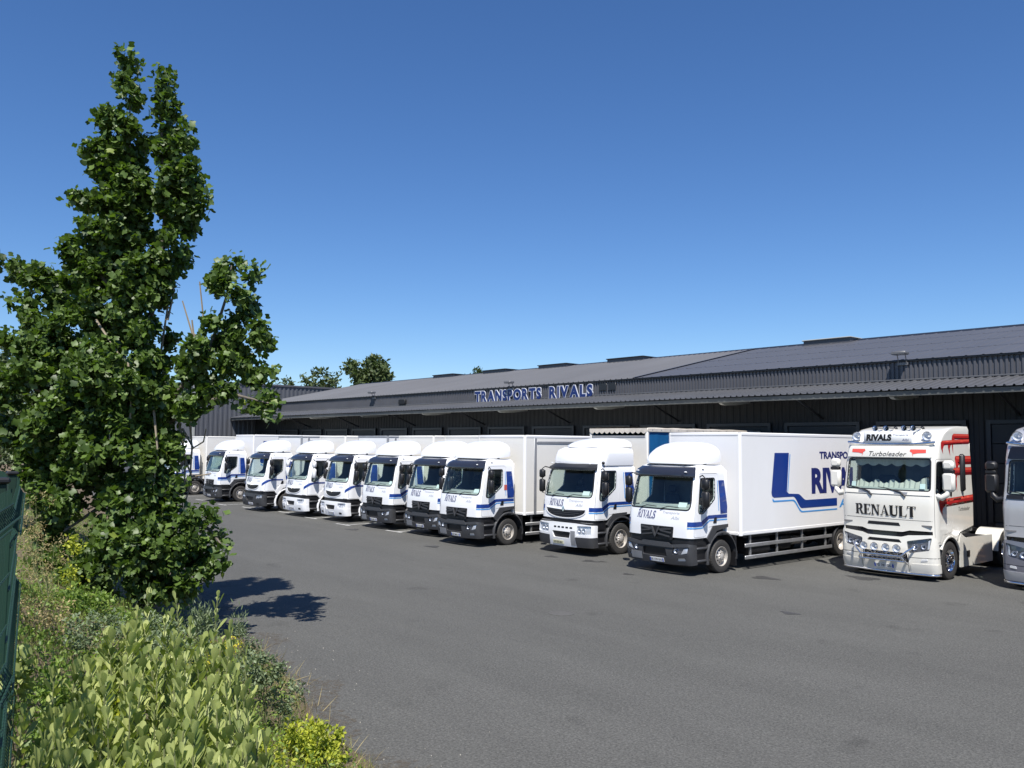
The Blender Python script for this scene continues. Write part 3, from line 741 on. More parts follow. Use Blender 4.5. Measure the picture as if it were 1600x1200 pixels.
    # roof
    if Pm:
        H2 = Surf(hw, .24, .22, L, [(zr - .16, .42, .945), (zr, .40, .955), (zr + .2, .48, .95), (zr + .38, .62, .92), (zr + .45, .80, .86)])
        hr = kit.add("high_roof", patch("high_roof", H2, [(-H2.umax, zr - .10), (H2.umax, zr - .10), (H2.umax, zr + .45), (-H2.umax, zr + .45)], WH, step=.1))
        ring = [tuple(p) for p in H2(np.linspace(-H2.umax, H2.umax, 50), np.full(50, zr + .45))]
        rf = MB(); rf.add(ring, [tuple(range(50))]); kit.add("high_roof_top", rf.mesh("high_roof_top", WH), hr)
        cm = MB(); cm.ball((hw * .95, .62, zr - .02), .05, 10, 8); kit.add("roof_marker", cm.mesh("roof_marker", M['black'], 60), hr)
        kit.add("roof_fairing", fairing_mesh([(.78, .5, zr + .47, zr + .45), (.95, .78, zr + .58, zr + .46), (1.3, .95, zr + .70, zr + .47), (1.75, 1.02, zr + .76, zr + .48), (2.0, 1.04, zr + .76, zr + .48)], 0, WH))
    elif deck:
        kit.add("roof_fairing", fairing_mesh([(.46, .60, 2.91, 2.865), (.50, .72, 3.02, 2.865), (.58, .81, 3.14, 2.865), (.71, .87, 3.26, 2.865), (.88, .91, 3.36, 2.87), (1.08, .94, 3.425, 2.885), (1.30, .96, 3.455, 2.905), (1.48, .965, 3.45, 2.93), (1.56, .95, 3.42, 2.95)], 0, WH, e=3.4))
        sp = MB()
        for x in (-.6, .6): sp.box(x - .03, x + .03, .8, .86, zr - .02, 2.95).box(x - .03, x + .03, 1.3, 1.36, zr - .02, 2.97)
        sp.box(-.72, .72, .62, .66, zr, 2.90)
        kit.add("fairing_bracket", sp.mesh("fairing_bracket", M['black']))
    pp = MB(); q = S(np.array([.35, .62]), np.array([w0 + .02, w0 + .02])); pp.add([(.40, .42, w0 + .026), (.66, .44, w0 + .026), (.66, .50, w0 + .15), (.40, .48, w0 + .15)], [(0, 1, 2, 3)])
    kit.add("paper_sheet", pp.mesh("paper_sheet", M['paper']))
    return S

def chassis(kit, y0, y1, axle_y, rad, ww, guards=True, box_hw=1.22, gy0=None, gy1=None, rim=None):
    fr = MB()
    for x in (-.42, .42): fr.box(x - .04, x + .04, 1.0, y1 - .1, .62, .84)
    for y in np.arange(y0 + .3, y1, 1.1): fr.box(-.38, .38, y - .04, y + .04, .66, .80)
    kit.add("chassis_frame", fr.mesh("chassis_frame", M['black']))
    for x in np.arange(0, 1):
        ax = MB(); ax.cyl((-1.0, axle_y, rad), (1.0, axle_y, rad), .09, 10).ball((0, axle_y, rad), .2, 10, 8)
        kit.add("rear_axle", ax.mesh("rear_axle", M['black'], 50))
    for s_ in (1, -1):
        add_wheel(kit, s_ * (box_hw - .17), axle_y, rad, ww, 'rear', rim or M['steel'])
        add_wheel(kit, s_ * (box_hw - .17 - ww - .05), axle_y, rad, ww, 'rear', rim or M['steel'])
        fd = fender(s_ * .62, s_ * (box_hw - .01), axle_y, rad, rad + .10, 185, -5)
        kit.add("rear_mudguard", fd.mesh("rear_mudguard", M['black'], 40))
        fl = MB(); fl.rbox(min(s_ * .65, s_ * 1.2), max(s_ * .65, s_ * 1.2), axle_y + rad + .13, axle_y + rad + .15, .16, .8, .005)
        kit.add("mudflap", fl.mesh("mudflap", M['black']))
        if guards:
            a, b = gy0 or y0 + .1, gy1 or axle_y - rad - .18
            for z in (.34, .66):
                g = MB(); g.rbox(min(s_ * (box_hw - .035), s_ * box_hw), max(s_ * (box_hw - .035), s_ * box_hw), a, b, z - .05, z + .05, .012)
                kit.add("side_guard_rail", g.mesh("side_guard_rail", M['alu'], 40))
            for y in np.linspace(a + .3, b - .3, 4):
                g = MB(); g.box(min(s_ * (box_hw - .08), s_ * (box_hw - .04)), max(s_ * (box_hw - .08), s_ * (box_hw - .04)), y - .03, y + .03, .30, .94)
                kit.add("side_guard_post", g.mesh("side_guard_post", M['alu']))
    tk = MB(); tk.rbox(.52, 1.05, y0 + .5, y0 + 1.6, .36, .84, .08); kit.add("fuel_tank", tk.mesh("fuel_tank", M['black'], 40))
    bt = MB(); bt.rbox(.55, 1.0, y0 + 2.1, y0 + 2.7, .40, .80, .04); kit.add("battery_box", bt.mesh("battery_box", M['black'], 40))
    ar = MB(); ar.cyl((.6, y0 + 3.2, .55), (.6, y0 + 4.0, .55), .13, 14); kit.add("air_reservoir", ar.mesh("air_reservoir", M['steel'], 40))
    rb = MB(); rb.rbox(-1.15, 1.15, y1 - .12, y1 - .02, .38, .50, .02); kit.add("rear_underrun_bar", rb.mesh("rear_underrun_bar", M['alu'], 40))

def logo(kit, X, y0, k=1.0, text=True, up_=0.0):
    """company graphic on a cargo side: thick blue L with an S-curved foot, light blue echo, lettering"""
    mp = plane_x(X)
    def P(l): return [(y0 + a * k, b + up_) for a, b in l]
    foot = [(.10, 1.97), (.80, 1.97), (1.30, 1.955), (1.55, 1.955)]
    c0 = [(1.55 + .45 * t, 1.80 - .0 + .155 * (1 + math.cos(math.pi * t)) / 2 - .0) for t in np.linspace(0, 1, 9)]
    top = [(1.36 + .46 * t, 1.79 + .19 * (1 + math.cos(math.pi * t)) / 2) for t in np.linspace(0, 1, 9)]
    bot = [(1.12 + .46 * t, 1.56 + .35 * (1 + math.cos(math.pi * t)) / 2) for t in np.linspace(0, 1, 9)]
    big = [(.02, 2.05), (.05, 1.96), (.14, 1.91)] + bot + [(3.55, 1.56), (3.55, 1.79)] + top[::-1] + [(.90, 2.0), (.80, 2.06), (.93, 3.17), (.20, 3.17)]
    kit.add("blue_logo", decal("blue_logo", mp, [P(big)], M['blue'], off=.004, step=.4))
    b2 = [(1.12 + .50 * t, 1.475 + .35 * (1 + math.cos(math.pi * t)) / 2) for t in np.linspace(0, 1, 9)]
    b3 = [(1.08 + .50 * t, 1.435 + .35 * (1 + math.cos(math.pi * t)) / 2) for t in np.linspace(0, 1, 9)]
    lb = [(.06, 1.84), (.11, 1.785)] + b3 + [(3.55, 1.435), (3.55, 1.475)] + b2[::-1] + [(.16, 1.83), (.08, 1.90)]
    kit.add("light_blue_logo", decal("light_blue_logo", mp, [P(lb), P([(.83, 2.08), (.86, 2.04), (1.005, 3.13), (.965, 3.13)])], M['lightblue'], off=.004, step=.4))
    if text:
        kit.add("company_lettering", font_decal("company_lettering", mp, "TRANSPORTS", y0 + 2.58 * k, 2.985, 2.3 * k, .225, M['navy'], off=.004, offset=.04))
        kit.add("company_lettering", font_decal("company_lettering", mp, "RIVALS", y0 + 2.12 * k, 1.95, 3.2 * k, .78, M['navy'], off=.004, offset=.05))
        kit.add("company_lettering", font_decal("company_lettering", mp, "ALBI", y0 + 3.68 * k, 1.50, 1.35 * k, .25, M['lightblue'], off=.004, offset=.025))

def cargo_box(kit, y0, y1, z0, z1, pm, frame=None, hw=1.25, door_post=None):
    """dry freight body: panels between extruded corner and edge profiles"""
    fm = frame or pm; e = .075
    f = MB(); f.box(-hw + e, hw - e, y0 + .012, y0 + .05, z0 + .05, z1 - .05); kit.add("front_panel", f.mesh("front_panel", pm))
    for s_ in (1, -1):
        a, b = sorted((s_ * (hw - .05), s_ * (hw - .010)))
        p = MB(); p.box(a, b, y0 + e, y1 - e, z0 + .10, z1 - .09); kit.add("side_panel", p.mesh("side_panel", pm))
        a, b = sorted((s_ * (hw - .06), s_ * hw))
        for nm, c0, c1 in (("top_rail", z1 - .10, z1), ("bottom_rail", z0, z0 + .11)):
            q = MB(); q.rbox(a, b, y0 + e - .005, y1 - e + .005, c0, c1, .02); kit.add(nm, q.mesh(nm, fm, 40))
        for yy, dr in ((y0, 1), (y1, -1)):
            prof = [(s_ * hw * 0 + s_ * (hw - e + e * math.sin(t)), yy + dr * (e - e * math.cos(t))) for t in np.linspace(0, math.pi / 2, 7)] + [(s_ * (hw - .04), yy + dr * e), (s_ * (hw - e), yy + dr * .04)]
            q = MB(); q.prism(prof, z0, z1 - .004, lambda a_, b_, h: (a_, b_, h)); kit.add("corner_post", q.mesh("corner_post", fm, 40))
        if door_post:
            for dy in door_post:
                a, b = sorted((s_ * (hw - .03), s_ * (hw + .012)))
                q = MB(); q.rbox(a, b, dy - .06, dy + .06, z0 + .02, z1 - .10, .012); kit.add("door_post", q.mesh("door_post", M['greyframe'], 40))
            a, b = sorted((s_ * (hw - .03), s_ * (hw + .008)))
            q = MB(); q.rbox(a, b, door_post[0] + .065, door_post[1] - .065, z1 - .30, z1 - .20, .012); kit.add("door_track", q.mesh("door_track", M['greyframe'], 40))
    for yy in (y0, y1 - .06):
        q = MB(); q.rbox(-hw + e, hw - e, yy, yy + .06, z1 - .10, z1 - .002, .02); kit.add("end_rail", q.mesh("end_rail", fm, 40))
        q = MB(); q.rbox(-hw + e, hw - e, yy, yy + .06, z0, z0 + .10, .02); kit.add("end_rail", q.mesh("end_rail", fm, 40))
    r = MB(); r.box(-hw + .03, hw - .03, y0 + .03, y1 - .03, z1 - .05, z1 - .02); kit.add("roof_panel", r.mesh("roof_panel", pm))
    b = MB(); b.box(-hw + e, hw - e, y1 - .05, y1 - .015, z0 + .05, z1 - .05); kit.add("rear_door", b.mesh("rear_door", pm))
    fl = MB(); fl.box(-hw + .06, hw - .06, y0 + .05, y1 - .05, z0 + .01, z0 + .06).box(-1.1, 1.1, y0 + .3, y1 - .1, z0 - .09, z0 + .012); kit.add("floor", fl.mesh("floor", M['black']))

def curtain_body(kit, y0, y1, z0, z1, hw=1.26):
    """curtain-sided body: pale bulkhead, blue side curtains, cream roof sheet with a laced edge"""
    f = MB(); f.box(-hw + .08, hw - .08, y0 + .01, y0 + .05, z0, z1 - .30); kit.add("bulkhead", f.mesh("bulkhead", M['boxcream']))
    for s_ in (1, -1):
        for yy in (y0, y1 - .10):
            q = MB(); a, b = sorted((s_ * (hw - .10), s_ * hw)); q.rbox(a, b, yy, yy + .10, z0, z1 - .12, .015); kit.add("corner_post", q.mesh("corner_post", M['boxcream'], 40))
        rings = []; ny = 90
        for i in range(ny + 1):
            y = y0 + .11 + (y1 - y0 - .22) * i / ny; w = .012 * math.sin(y * 9.0) + .008 * math.sin(y * 23 + 1)
            rings.append([(s_ * (hw - .03 + w * (.3 + .7 * t)), y, z0 + .02 + (z1 - .14 - z0) * (1 - t)) for t in (0, .3, .7, 1)])
        c = MB(); c.loft(rings, False); kit.add("side_curtain", c.mesh("side_curtain", M['tarpblue'], 60, fix=False))
        q = MB(); a, b = sorted((s_ * (hw - .06), s_ * (hw + .012))); q.rbox(a, b, y0, y1, z1 - .15, z1 - .01, .02); kit.add("top_rail", q.mesh("top_rail", M['tarpcream'], 40))
        q = MB(); q.rbox(a, b, y0, y1, z0 - .10, z0, .015); kit.add("bottom_rail", q.mesh("bottom_rail", M['alu'], 40))
        k = MB()
        for y in np.arange(y0 + .25, y1, .45): k.box(min(s_ * (hw + .002), s_ * (hw + .016)), max(s_ * (hw + .002), s_ * (hw + .016)), y - .015, y + .015, z1 - .10, z1 - .06)
        kit.add("lacing_hook", k.mesh("lacing_hook", M['greyframe']))
    sc = MB(); n = 11                                                # scalloped front edge of the roof sheet
    for i in range(n):
        x0 = -hw + .02 + (2 * hw - .04) * i / n; x1 = -hw + .02 + (2 * hw - .04) * (i + 1) / n; xm = (x0 + x1) / 2
        sc.prism([(x0, z1 - .02), (x1, z1 - .02), (x1, z1 - .13), (x1 - .05, z1 - .17), (xm, z1 - .20), (x0 + .05, z1 - .17), (x0, z1 - .13)], y0 - .02, y0 - .005, lambda a_, b_, h: (a_, h, b_))
    kit.add("roof_sheet_edge", sc.mesh("roof_sheet_edge", M['tarpcream']))
    q = MB(); q.rbox(-hw + .08, hw - .08, y0, y0 + .06, z1 - .34, z1 - .26, .015); kit.add("front_beam", q.mesh("front_beam", M['greyframe']))
    rings = [[(x, y, z1 - .005 + .03 * math.cos(x / hw * 1.5) + .006 * math.sin(y * 6)) for x in np.linspace(-hw, hw, 9)] for y in np.linspace(y0 - .02, y1, 30)]
    r = MB(); r.loft(rings, False); kit.add("roof_sheet", r.mesh("roof_sheet", M['tarpcream'], 60, fix=False))
    fl = MB(); fl.box(-hw + .05, hw - .05, y0, y1, z0 - .12, z0 - .02); kit.add("floor", fl.mesh("floor", M['black']))

def tractor(kit, paint, lower, deco):
    """long-haul tractor unit, high sleeper cab"""
    hw, L = 1.25, 2.42; ya, rad = .95, .49
    tab = [(.12, .12, .985), (.4, .04, 1), (.9, .0, 1), (1.2, .02, 1), (1.35, .025, 1), (2.2, .06, 1), (2.3, .09, .996), (3.05, .24, .98), (3.4, .34, .965), (3.55, .46, .958), (3.75, .80, .95), (3.88, 1.30, .945), (3.93, 1.72, .925)]
    S = Surf(hw, .20, .10, L, tab); U = S.U; um = S.umax - .002
    WH = paint
    fwid = S.a + .05
    ws = rounded([(-fwid, 2.27), (fwid, 2.27), (fwid - .01, 3.05), (-fwid + .01, 3.05)], .07)
    win = rounded([(U(.20), 2.20), (U(.34), 2.14), (U(.52), 2.22), (U(.92), 2.30), (U(.90), 2.98), (U(.20), 2.98)], .05)
    arch = [(ya + .60 * math.cos(R(t)), rad + .60 * math.sin(R(t))) for t in np.linspace(135, 48, 10)]
    half = [(U(.10), 1.25), (U(.13), .93)] + [(U(y), z) for y, z in arch] + [(U(1.50), 1.16), (um, 1.30), (um, 3.93)]
    body = [(-a, b) for a, b in reversed(half)] + [(-.62, 1.25), (-.45, 1.20), (.45, 1.20), (.62, 1.25)] + half
    body = [(-um, 3.93)] + [(-a, b) for a, b in reversed(half[:-1])] + [(-.62, 1.25), (-.45, 1.20), (.45, 1.20), (.62, 1.25)] + half
    door = rounded([(U(.16), .98), (U(.42), .98), (U(.55), 1.16), (U(.95), 1.18), (U(1.12), 1.22), (U(1.10), 3.06), (U(.15), 3.06)], .05)
    kit.add("cab_body", patch("cab_body", S, body, WH, [ws, grow(door, .010), mirror_poly(grow(door, .010))], step=.09, thick=.02))
    ring = [tuple(p) for p in S(np.linspace(-um, um, 60), np.full(60, 3.93))]
    rf = MB(); rf.add(ring, [tuple(range(60))]); kit.add("cab_roof", rf.mesh("cab_roof", WH))
    bw = MB(); bw.rbox(-hw * .97, hw * .97, L - .03, L + .02, 1.15, 3.5, .02).rbox(-hw * .86, hw * .86, L - .03, L + .015, 3.5, 3.92, .02); kit.add("rear_wall", bw.mesh("rear_wall", WH, 40))
    kit.add("cab_lining", patch("cab_lining", S, [(-U(2.2), 1.4), (U(2.2), 1.4), (U(2.2), 3.4), (-U(2.2), 3.4)], M['lining'], [ws, win, mirror_poly(win)], step=.12, off=-.05))
    il = MB(); il.box(-1.15, 1.15, .1, 2.2, 1.36, 1.40).box(-1.15, 1.15, 1.7, 1.72, 1.4, 3.35).box(-1.1, 1.1, .6, 2.2, 3.32, 3.36); kit.add("cab_interior", il.mesh("cab_interior", M['lining']))
    db = MB(); db.rbox(-1.08, 1.08, .22, .78, 1.7, 2.30, .05); kit.add("dashboard", db.mesh("dashboard", M['dash'], 40))
    for x in (-.6, .6):
        st = MB(); st.rbox(x - .26, x + .26, .95, 1.45, 1.6, 1.9, .06).rbox(x - .25, x + .25, 1.4, 1.58, 1.85, 2.6, .07); kit.add("seat", st.mesh("seat", M['seat'], 45))
    sw = MB(); c = Vector((.6, .84, 2.26)); ax = Vector((0, -.5, .86)).normalized(); a = Vector((1, 0, 0)); b = ax.cross(a)
    sw.tube([c + (a * math.cos(t) + b * math.sin(t)) * .22 for t in np.linspace(0, 2 * math.pi, 21)], .017, 6); kit.add("steering_wheel", sw.mesh("steering_wheel", M['black'], 50))
    for s_ in (1, -1):
        mp = (lambda p: p) if s_ > 0 else mirror_poly
        d = kit.add("door", patch("door", S, mp(door), WH, [mp(win)], step=.09, thick=.03))
        kit.add("side_window", patch("side_window", S, mp(grow(win, .01)), M['glass'], step=.16, off=-.014), d)
        kit.add("window_seal", patch("window_seal", S, mp(grow(win, .03)), M['black'], [mp(win)], step=.12, off=.004, thick=.02), d)
        hp = rounded([(U(.98), 2.12), (U(1.07), 2.12), (U(1.07), 2.33), (U(.98), 2.33)], .015)
        kit.add("door_handle", patch("door_handle", S, mp(hp), M['black'], step=.1, off=.012, thick=.02), d)
    kit.add("windscreen", patch("windscreen", S, grow(ws, .01), M['glass'], step=.14, off=-.012))
    kit.add("windscreen_seal", patch("windscreen_seal", S, grow(ws, .03), M['black'], [ws], step=.12, off=.004, thick=.02))
    for x in (-.75, .12):
        wp = MB(); q = S(np.array([x + .42, x + .30, x - .10, x - .28]), np.array([2.10, 2.20, 2.29, 2.31]), .035); wp.tube([Vector(p) for p in q], [.028, .022, .012, .010], 6); kit.add("wiper", wp.mesh("wiper", M['black'], 50))
    # scuttle strip below the windscreen with dark recesses
    sc = kit.add("scuttle", patch("scuttle", S, [(-U(.05), 2.14), (U(.05), 2.14), (U(.05), 2.235), (-U(.05), 2.235)], WH if deco else M['black'], step=.15, off=.018, thick=.03))
    for x in (-.72, .25): kit.add("scuttle_recess", patch("scuttle_recess", S, [(x, 2.155), (x + .32, 2.15), (x + .34, 2.205), (x, 2.21)], M['greyframe'], step=.2, off=.021), sc)
    # header / sun visor band
    hb = [(-U(.06), 3.09), (U(.06), 3.09), (U(.02), 3.37), (-U(.02), 3.37)]
    hd = kit.add("sun_visor", patch("sun_visor", S, rounded(hb, .04), WH if deco else M['gloss'], step=.12, off=.06, thick=.06))
    # front panel lines and slit
    kit.add("panel_joint", decal("panel_joint", S, [rect(-U(.1), U(.1), 1.500, 1.510), rect(-U(.10), U(.10), 2.118, 2.126)], M['black'], off=.002, step=.1))
    kit.add("front_vent", patch("front_vent", S, rounded([(-.47, 1.345), (.40, 1.345), (.36, 1.425), (-.44, 1.425)], .012), M['black'], step=.15, off=.006, thick=.01))
    kit.add("front_gap", patch("front_gap", S, [(-U(.14), 1.13), (-.62, 1.12), (-.45, 1.07), (.45, 1.07), (.62, 1.12), (U(.14), 1.13), (U(.14), 1.27), (-U(.14), 1.27)], M['gloss'], step=.12, off=-.03))
    # bumper
    hl = rounded([(.62, .68), (U(.04), .78), (U(.10), 1.10), (.58, .98)], .04)
    gr = rounded([(-.62, .44), (.62, .44), (.58, .68), (-.58, .68)], .05)
    top = rounded([(-.46, .93), (.46, .93), (.40, 1.01), (-.40, 1.01)], .02)
    Bs = Surf(hw + .01, .20, .12, L, [(.1, .05, .985), (.35, -.04, 1), (.7, -.07, 1), (1.1, -.05, 1), (1.3, -.03, 1)])
    out = rounded([(-Bs.U(.40), .20), (-.6, .18), (.6, .18), (Bs.U(.40), .20), (Bs.U(.34), .88), (Bs.U(.14), 1.17), (.62, 1.13), (.45, 1.08), (-.45, 1.08), (-.62, 1.13), (-Bs.U(.14), 1.17), (-Bs.U(.34), .88)], .02)
    bp = kit.add("bumper", patch("bumper", Bs, out, lower, [hl, mirror_poly(hl), gr, top], step=.09, thick=.05))
    kit.add("bumper_intake", patch("bumper_intake", Bs, grow(top, .01), M['black'], step=.15, off=-.045), bp)
    g = kit.add("grille", patch("grille", Bs, grow(gr, .01), M['black'], step=.15, off=-.05))
    for row, z in enumerate((.50, .56, .62)):                            # honeycomb
        for k in range(-4, 5):
            x = (k + (.5 if row % 2 else 0)) * .125
            if abs(x) > .55: continue
            hx = [(x + .062 * math.cos(R(60 * q)), z + .040 * math.sin(R(60 * q))) for q in range(6)]
            kit.add("grille_cell", patch("grille_cell", Bs, hx, M['chrome'] if deco else M['plastic'], [[(x + (a_ - x) * .76, z + (b_ - z) * .72) for a_, b_ in hx]], step=.3, off=-.012, thick=.03, smooth=False), g)
    for s_ in (1, -1):
        mp = (lambda p: p) if s_ > 0 else mirror_poly
        h = kit.add("headlight", patch("headlight", Bs, mp(grow(hl, .012)), M['lampdark'], step=.1, off=-.06))
        kit.add("headlight_lens", patch("headlight_lens", Bs, mp(grow(hl, .004)), M['lens'], step=.1, off=-.006), h)
        for q, z, r_ in ((.76, .84, .075), (.97, .86, .06)): round_lamp(kit, Bs(np.array([s_ * q]), np.array([z]), -.03)[0], r_, h)
        rp = [(s_ * Bs.U(.0), .80), (s_ * Bs.U(.05), .82), (s_ * Bs.U(.08), 1.05), (s_ * Bs.U(.02), 1.02)][::s_]
        kit.add("lamp_reflector", patch("lamp_reflector", Bs, rp, M['lamp'], step=.1, off=-.035), h)
        kit.add("bumper_joint", decal("bumper_joint", Bs, [mp([(.60, .20), (.612, .20), (.632, .66), (.62, .66)]), mp([(.64, .575), (Bs.U(.36), .59), (Bs.U(.36), .60), (.64, .585)])], M['black'], off=.003, step=.1), bp)
        kit.add("fog_light", patch("fog_light", Bs, mp(rounded([(.90, .50), (1.06, .52), (1.05, .57), (.92, .56)], .015)), M['lamp'], step=.1, off=.012, thick=.02))
        kit.add("bumper_corner", patch("bumper_corner", Bs, mp(rounded([(.66, .21), (Bs.U(.38), .22), (Bs.U(.38), .44), (.66, .43)], .03)), WH, step=.1, off=.012, thick=.02), bp)
    number_plate(kit, Bs, -.27, .25, .27, .37, "FD 781 GG", M['plate'])
    # arch, wheels
    for s_ in (1, -1):
        def bx(x0, x1): return (min(s_ * x0, s_ * x1), max(s_ * x0, s_ * x1))
        fd = fender(s_ * .75, s_ * (hw + .015), ya, rad, .645, 150, 20); kit.add("wheel_arch", fd.mesh("wheel_arch", WH, 40))
        fi = fender(s_ * .70, s_ * (hw - .02), ya, rad, .60, 185, -5); kit.add("wheel_arch_liner", fi.mesh("wheel_arch_liner", M['black'], 40))
        st = MB(); st.rbox(*bx(.8, hw - .03), .30, ya - .56, .22, .95, .03); kit.add("step_well", st.mesh("step_well", WH, 40))
        add_wheel(kit, s_ * (hw - .17), ya, rad, .31, 'front', M['chrome'] if deco else M['alu'])
        # side fairing behind the wheel
        sk = MB(); sk.prism([(1.60, .26), (3.70, .26), (3.70, .98), (1.95, 1.0), (1.62, 1.14), (1.56, .9)], 0, 1, lambda a_, b_, h_: (s_ * (hw - .06 + .045 * h_), a_, b_))
        skk = kit.add("side_fairing", sk.mesh("side_fairing", WH))
        v = MB(); v.rbox(*bx(hw - .02, hw + .0), 1.98, 2.16, .50, .66, .004); kit.add("fairing_recess", v.mesh("fairing_recess", M['black']), skk)
        tkb = MB(); tkb.rbox(*bx(.55, hw - .07), 1.62, 3.66, .3, .96, .05); kit.add("fuel_tank", tkb.mesh("fuel_tank", M['black'], 40))
        add_wheel(kit, s_ * (hw - .17), 4.65, rad, .29, 'rear', M['chrome'] if deco else M['alu']); add_wheel(kit, s_ * (hw - .51), 4.65, rad, .29, 'rear', M['alu'])
        fr = fender(s_ * .6, s_ * (hw - .01), 4.65, rad, rad + .11, 180, 0); kit.add("rear_mudguard", fr.mesh("rear_mudguard", WH, 40))
        # mirrors
        mz = MB(); mz.rbox(*bx(hw + .10, hw + .40), .26, .44, 2.26, 2.74, .06); mk = kit.add("main_mirror", mz.mesh("main_mirror", WH if deco else M['black'], 45))
        m2 = MB(); m2.rbox(*bx(hw + .11, hw + .39), .27, .43, 2.80, 3.04, .06); kit.add("wide_angle_mirror", m2.mesh("wide_angle_mirror", WH if deco else M['black'], 45), mk)
        m3 = MB(); m3.rbox(*bx(hw + .14, hw + .38), .29, .42, 2.73, 2.81, .01); kit.add("mirror_spacer", m3.mesh("mirror_spacer", M['black'], 45), mk)
        m4 = MB(); m4.tube([(s_ * (hw - .02), .30, 2.14), (s_ * (hw + .10), .28, 2.10), (s_ * (hw + .22), .32, 2.2), (s_ * (hw + .24), .34, 2.3)], [.075, .08, .07, .05], 8); kit.add("mirror_arm", m4.mesh("mirror_arm", WH if deco else M['black'], 50), mk)
        # vertical side deflector
        dv = MB(); dv.rbox(*bx(hw - .05, hw + .10), 1.66, 1.80, 2.22, 3.20, .05); kit.add("side_deflector", dv.mesh("side_deflector", M['black'], 45))
    fr = MB()
    for x in (-.42, .42): fr.box(x - .04, x + .04, 1.0, 5.7, .72, .98)
    for y in (2.6, 3.6, 5.5): fr.box(-.38, .38, y - .05, y + .05, .75, .95)
    fr.cyl((-1, 4.65, rad), (1, 4.65, rad), .1, 10).cyl((-1, ya, rad - .05), (1, ya, rad - .05), .08, 10); kit.add("chassis_frame", fr.mesh("chassis_frame", M['black']))
    fw_ = MB(); fw_.cyl((0, 4.4, 1.05), (0, 4.4, 1.12), .45, 20).box(-.5, .5, 4.2, 4.6, .97, 1.06); kit.add("fifth_wheel", fw_.mesh("fifth_wheel", M['black'], 40))
    pipe = MB(); q = Bs(np.linspace(-Bs.U(.3), Bs.U(.3), 24), np.full(24, .17), .02); pipe.tube([Vector(p) for p in q], .028, 8); kit.add("lower_chrome_pipe", pipe.mesh("lower_chrome_pipe", M['chrome'], 50))
    # lamps on the roof edge
    bz = MB(); q = S(np.linspace(-U(.12), U(.12), 22), np.full(22, 3.41), .05); bz.tube([Vector(p) + Vector((0, 0, .06 * (abs(k - 10.5) / 10.5) ** 3)) for k, p in enumerate(q)], .035, 8); rb = kit.add("roof_light_bar", bz.mesh("roof_light_bar", M['chrome'], 50))
    for s_ in (1, -1): round_lamp(kit, S(np.array([s_ * .97]), np.array([3.56]), .12)[0], .115, rb, depth=.12)
    if not deco:
        for s_ in (1, -1): round_lamp(kit, S(np.array([s_ * .60]), np.array([3.56]), .12)[0], .11, rb, depth=.12)
        bc = MB(); bc.cyl((-.85, 1.0, 3.86), (-.85, 1.0, 4.02), .07, 12); kit.add("roof_beacon", bc.mesh("roof_beacon", M['greyframe'], 40))
        kit.add("front_badge", decal("front_badge", S, [rect(-.35, .35, 1.62, 1.70)], M['chrome'], off=.01))
        return
    # illuminated sign box above the visor
    sy = .28; sg = MB(); sg.rbox(-.66, .62, sy, sy + .16, 3.46, 3.77, .035); sb = kit.add("sign_box", sg.mesh("sign_box", M['plate'], 45))
    sm = plane_y(sy)
    kit.add("sign_lettering", font_decal("sign_lettering", sm, "RIVALS", -.58, 3.525, .68, .18, M['blacktext'], shear=.12, offset=.06), sb)
    kit.add("sign_lettering", font_decal("sign_lettering", sm, "Transports", .14, 3.65, .40, .055, M['navy'], shear=.3), sb)
    kit.add("sign_lettering", font_decal("sign_lettering", sm, "Albi", .38, 3.52, .17, .065, M['navy'], shear=.3), sb)
    for x in (-.5, -.2, .28, .52):                                        # air horns with round caps
        hn = MB(); hn.lathe([(0, .075), (.04, .05), (.18, .03), (.55, .022)], (x, .62, 3.86), (0, 1, 0), 14).cyl((x, .80, 3.70), (x, .80, 3.86), .014, 6)
        hk = kit.add("air_horn", hn.mesh("air_horn", M['chrome'], 50))
        ca = MB(); ca.ball((x, 1.18, 3.86), .06, 10, 8); kit.add("horn_cap", ca.mesh("horn_cap", M['black'], 60), hk)
    vis = lambda u, z, off=0.0: S(u, z, off + .062)
    kit.add("script_lettering", font_decal("script_lettering", vis, "Turboleader", -.52, 3.115, 1.02, .12, M['blacktext'], shear=.35))
    kit.add("front_lettering", decal("front_lettering", S, serif_text("RENAULT", -.80, 1.59, 1.60, .27, T=.27, t=.11, sf=.075), M['blacktext'], off=.004))
    for s_ in (1, -1):
        pl = [(s_ * .66, 3.17), (s_ * .80, 3.20), (s_ * 1.00, 3.21), (s_ * 1.00, 3.29), (s_ * .62, 3.29), (s_ * .60, 3.25), (s_ * .66, 3.21), (s_ * .70, 3.10)]
        kit.add("red_horn_print", decal("red_horn_print", vis, [pl[::s_]], M['brightred'], off=.003))
        # painted pipe horns along the side
        mp = (lambda p: p) if s_ > 0 else mirror_poly
        def horn(yL, yR, z0, z1, tip, rise=0.0):
            z1 -= .012; z0 += .006; h = z1 - z0
            def q(y, z): return (U(y), z + rise * (y - yL))
            base = [q(yR, z0), q(yR, z1), q(yL + .06, z1), q(yL, z1 - .05), q(yL + .015, z1 - h * .5), q(yL + .07, z0 - .07), q(yL + .22, tip - .03), q(yL + .20, z0 - .10), q(yL + .25, z0 - .02), q(yL + .32, z0)]
            low = [q(yL + .32, z0), q(yR, z0), q(yR, z0 + h * .30), q(yL + .16, z0 + h * .30)]
            hi = [q(yL + .10, z0 + h * .62), q(yR, z0 + h * .62), q(yR, z0 + h * .92), q(yL + .07, z0 + h * .92)]
            k = kit.add("red_horn_print", decal("red_horn_print", S, [mp(base[::-1])], M['red'], off=.003, step=.12))
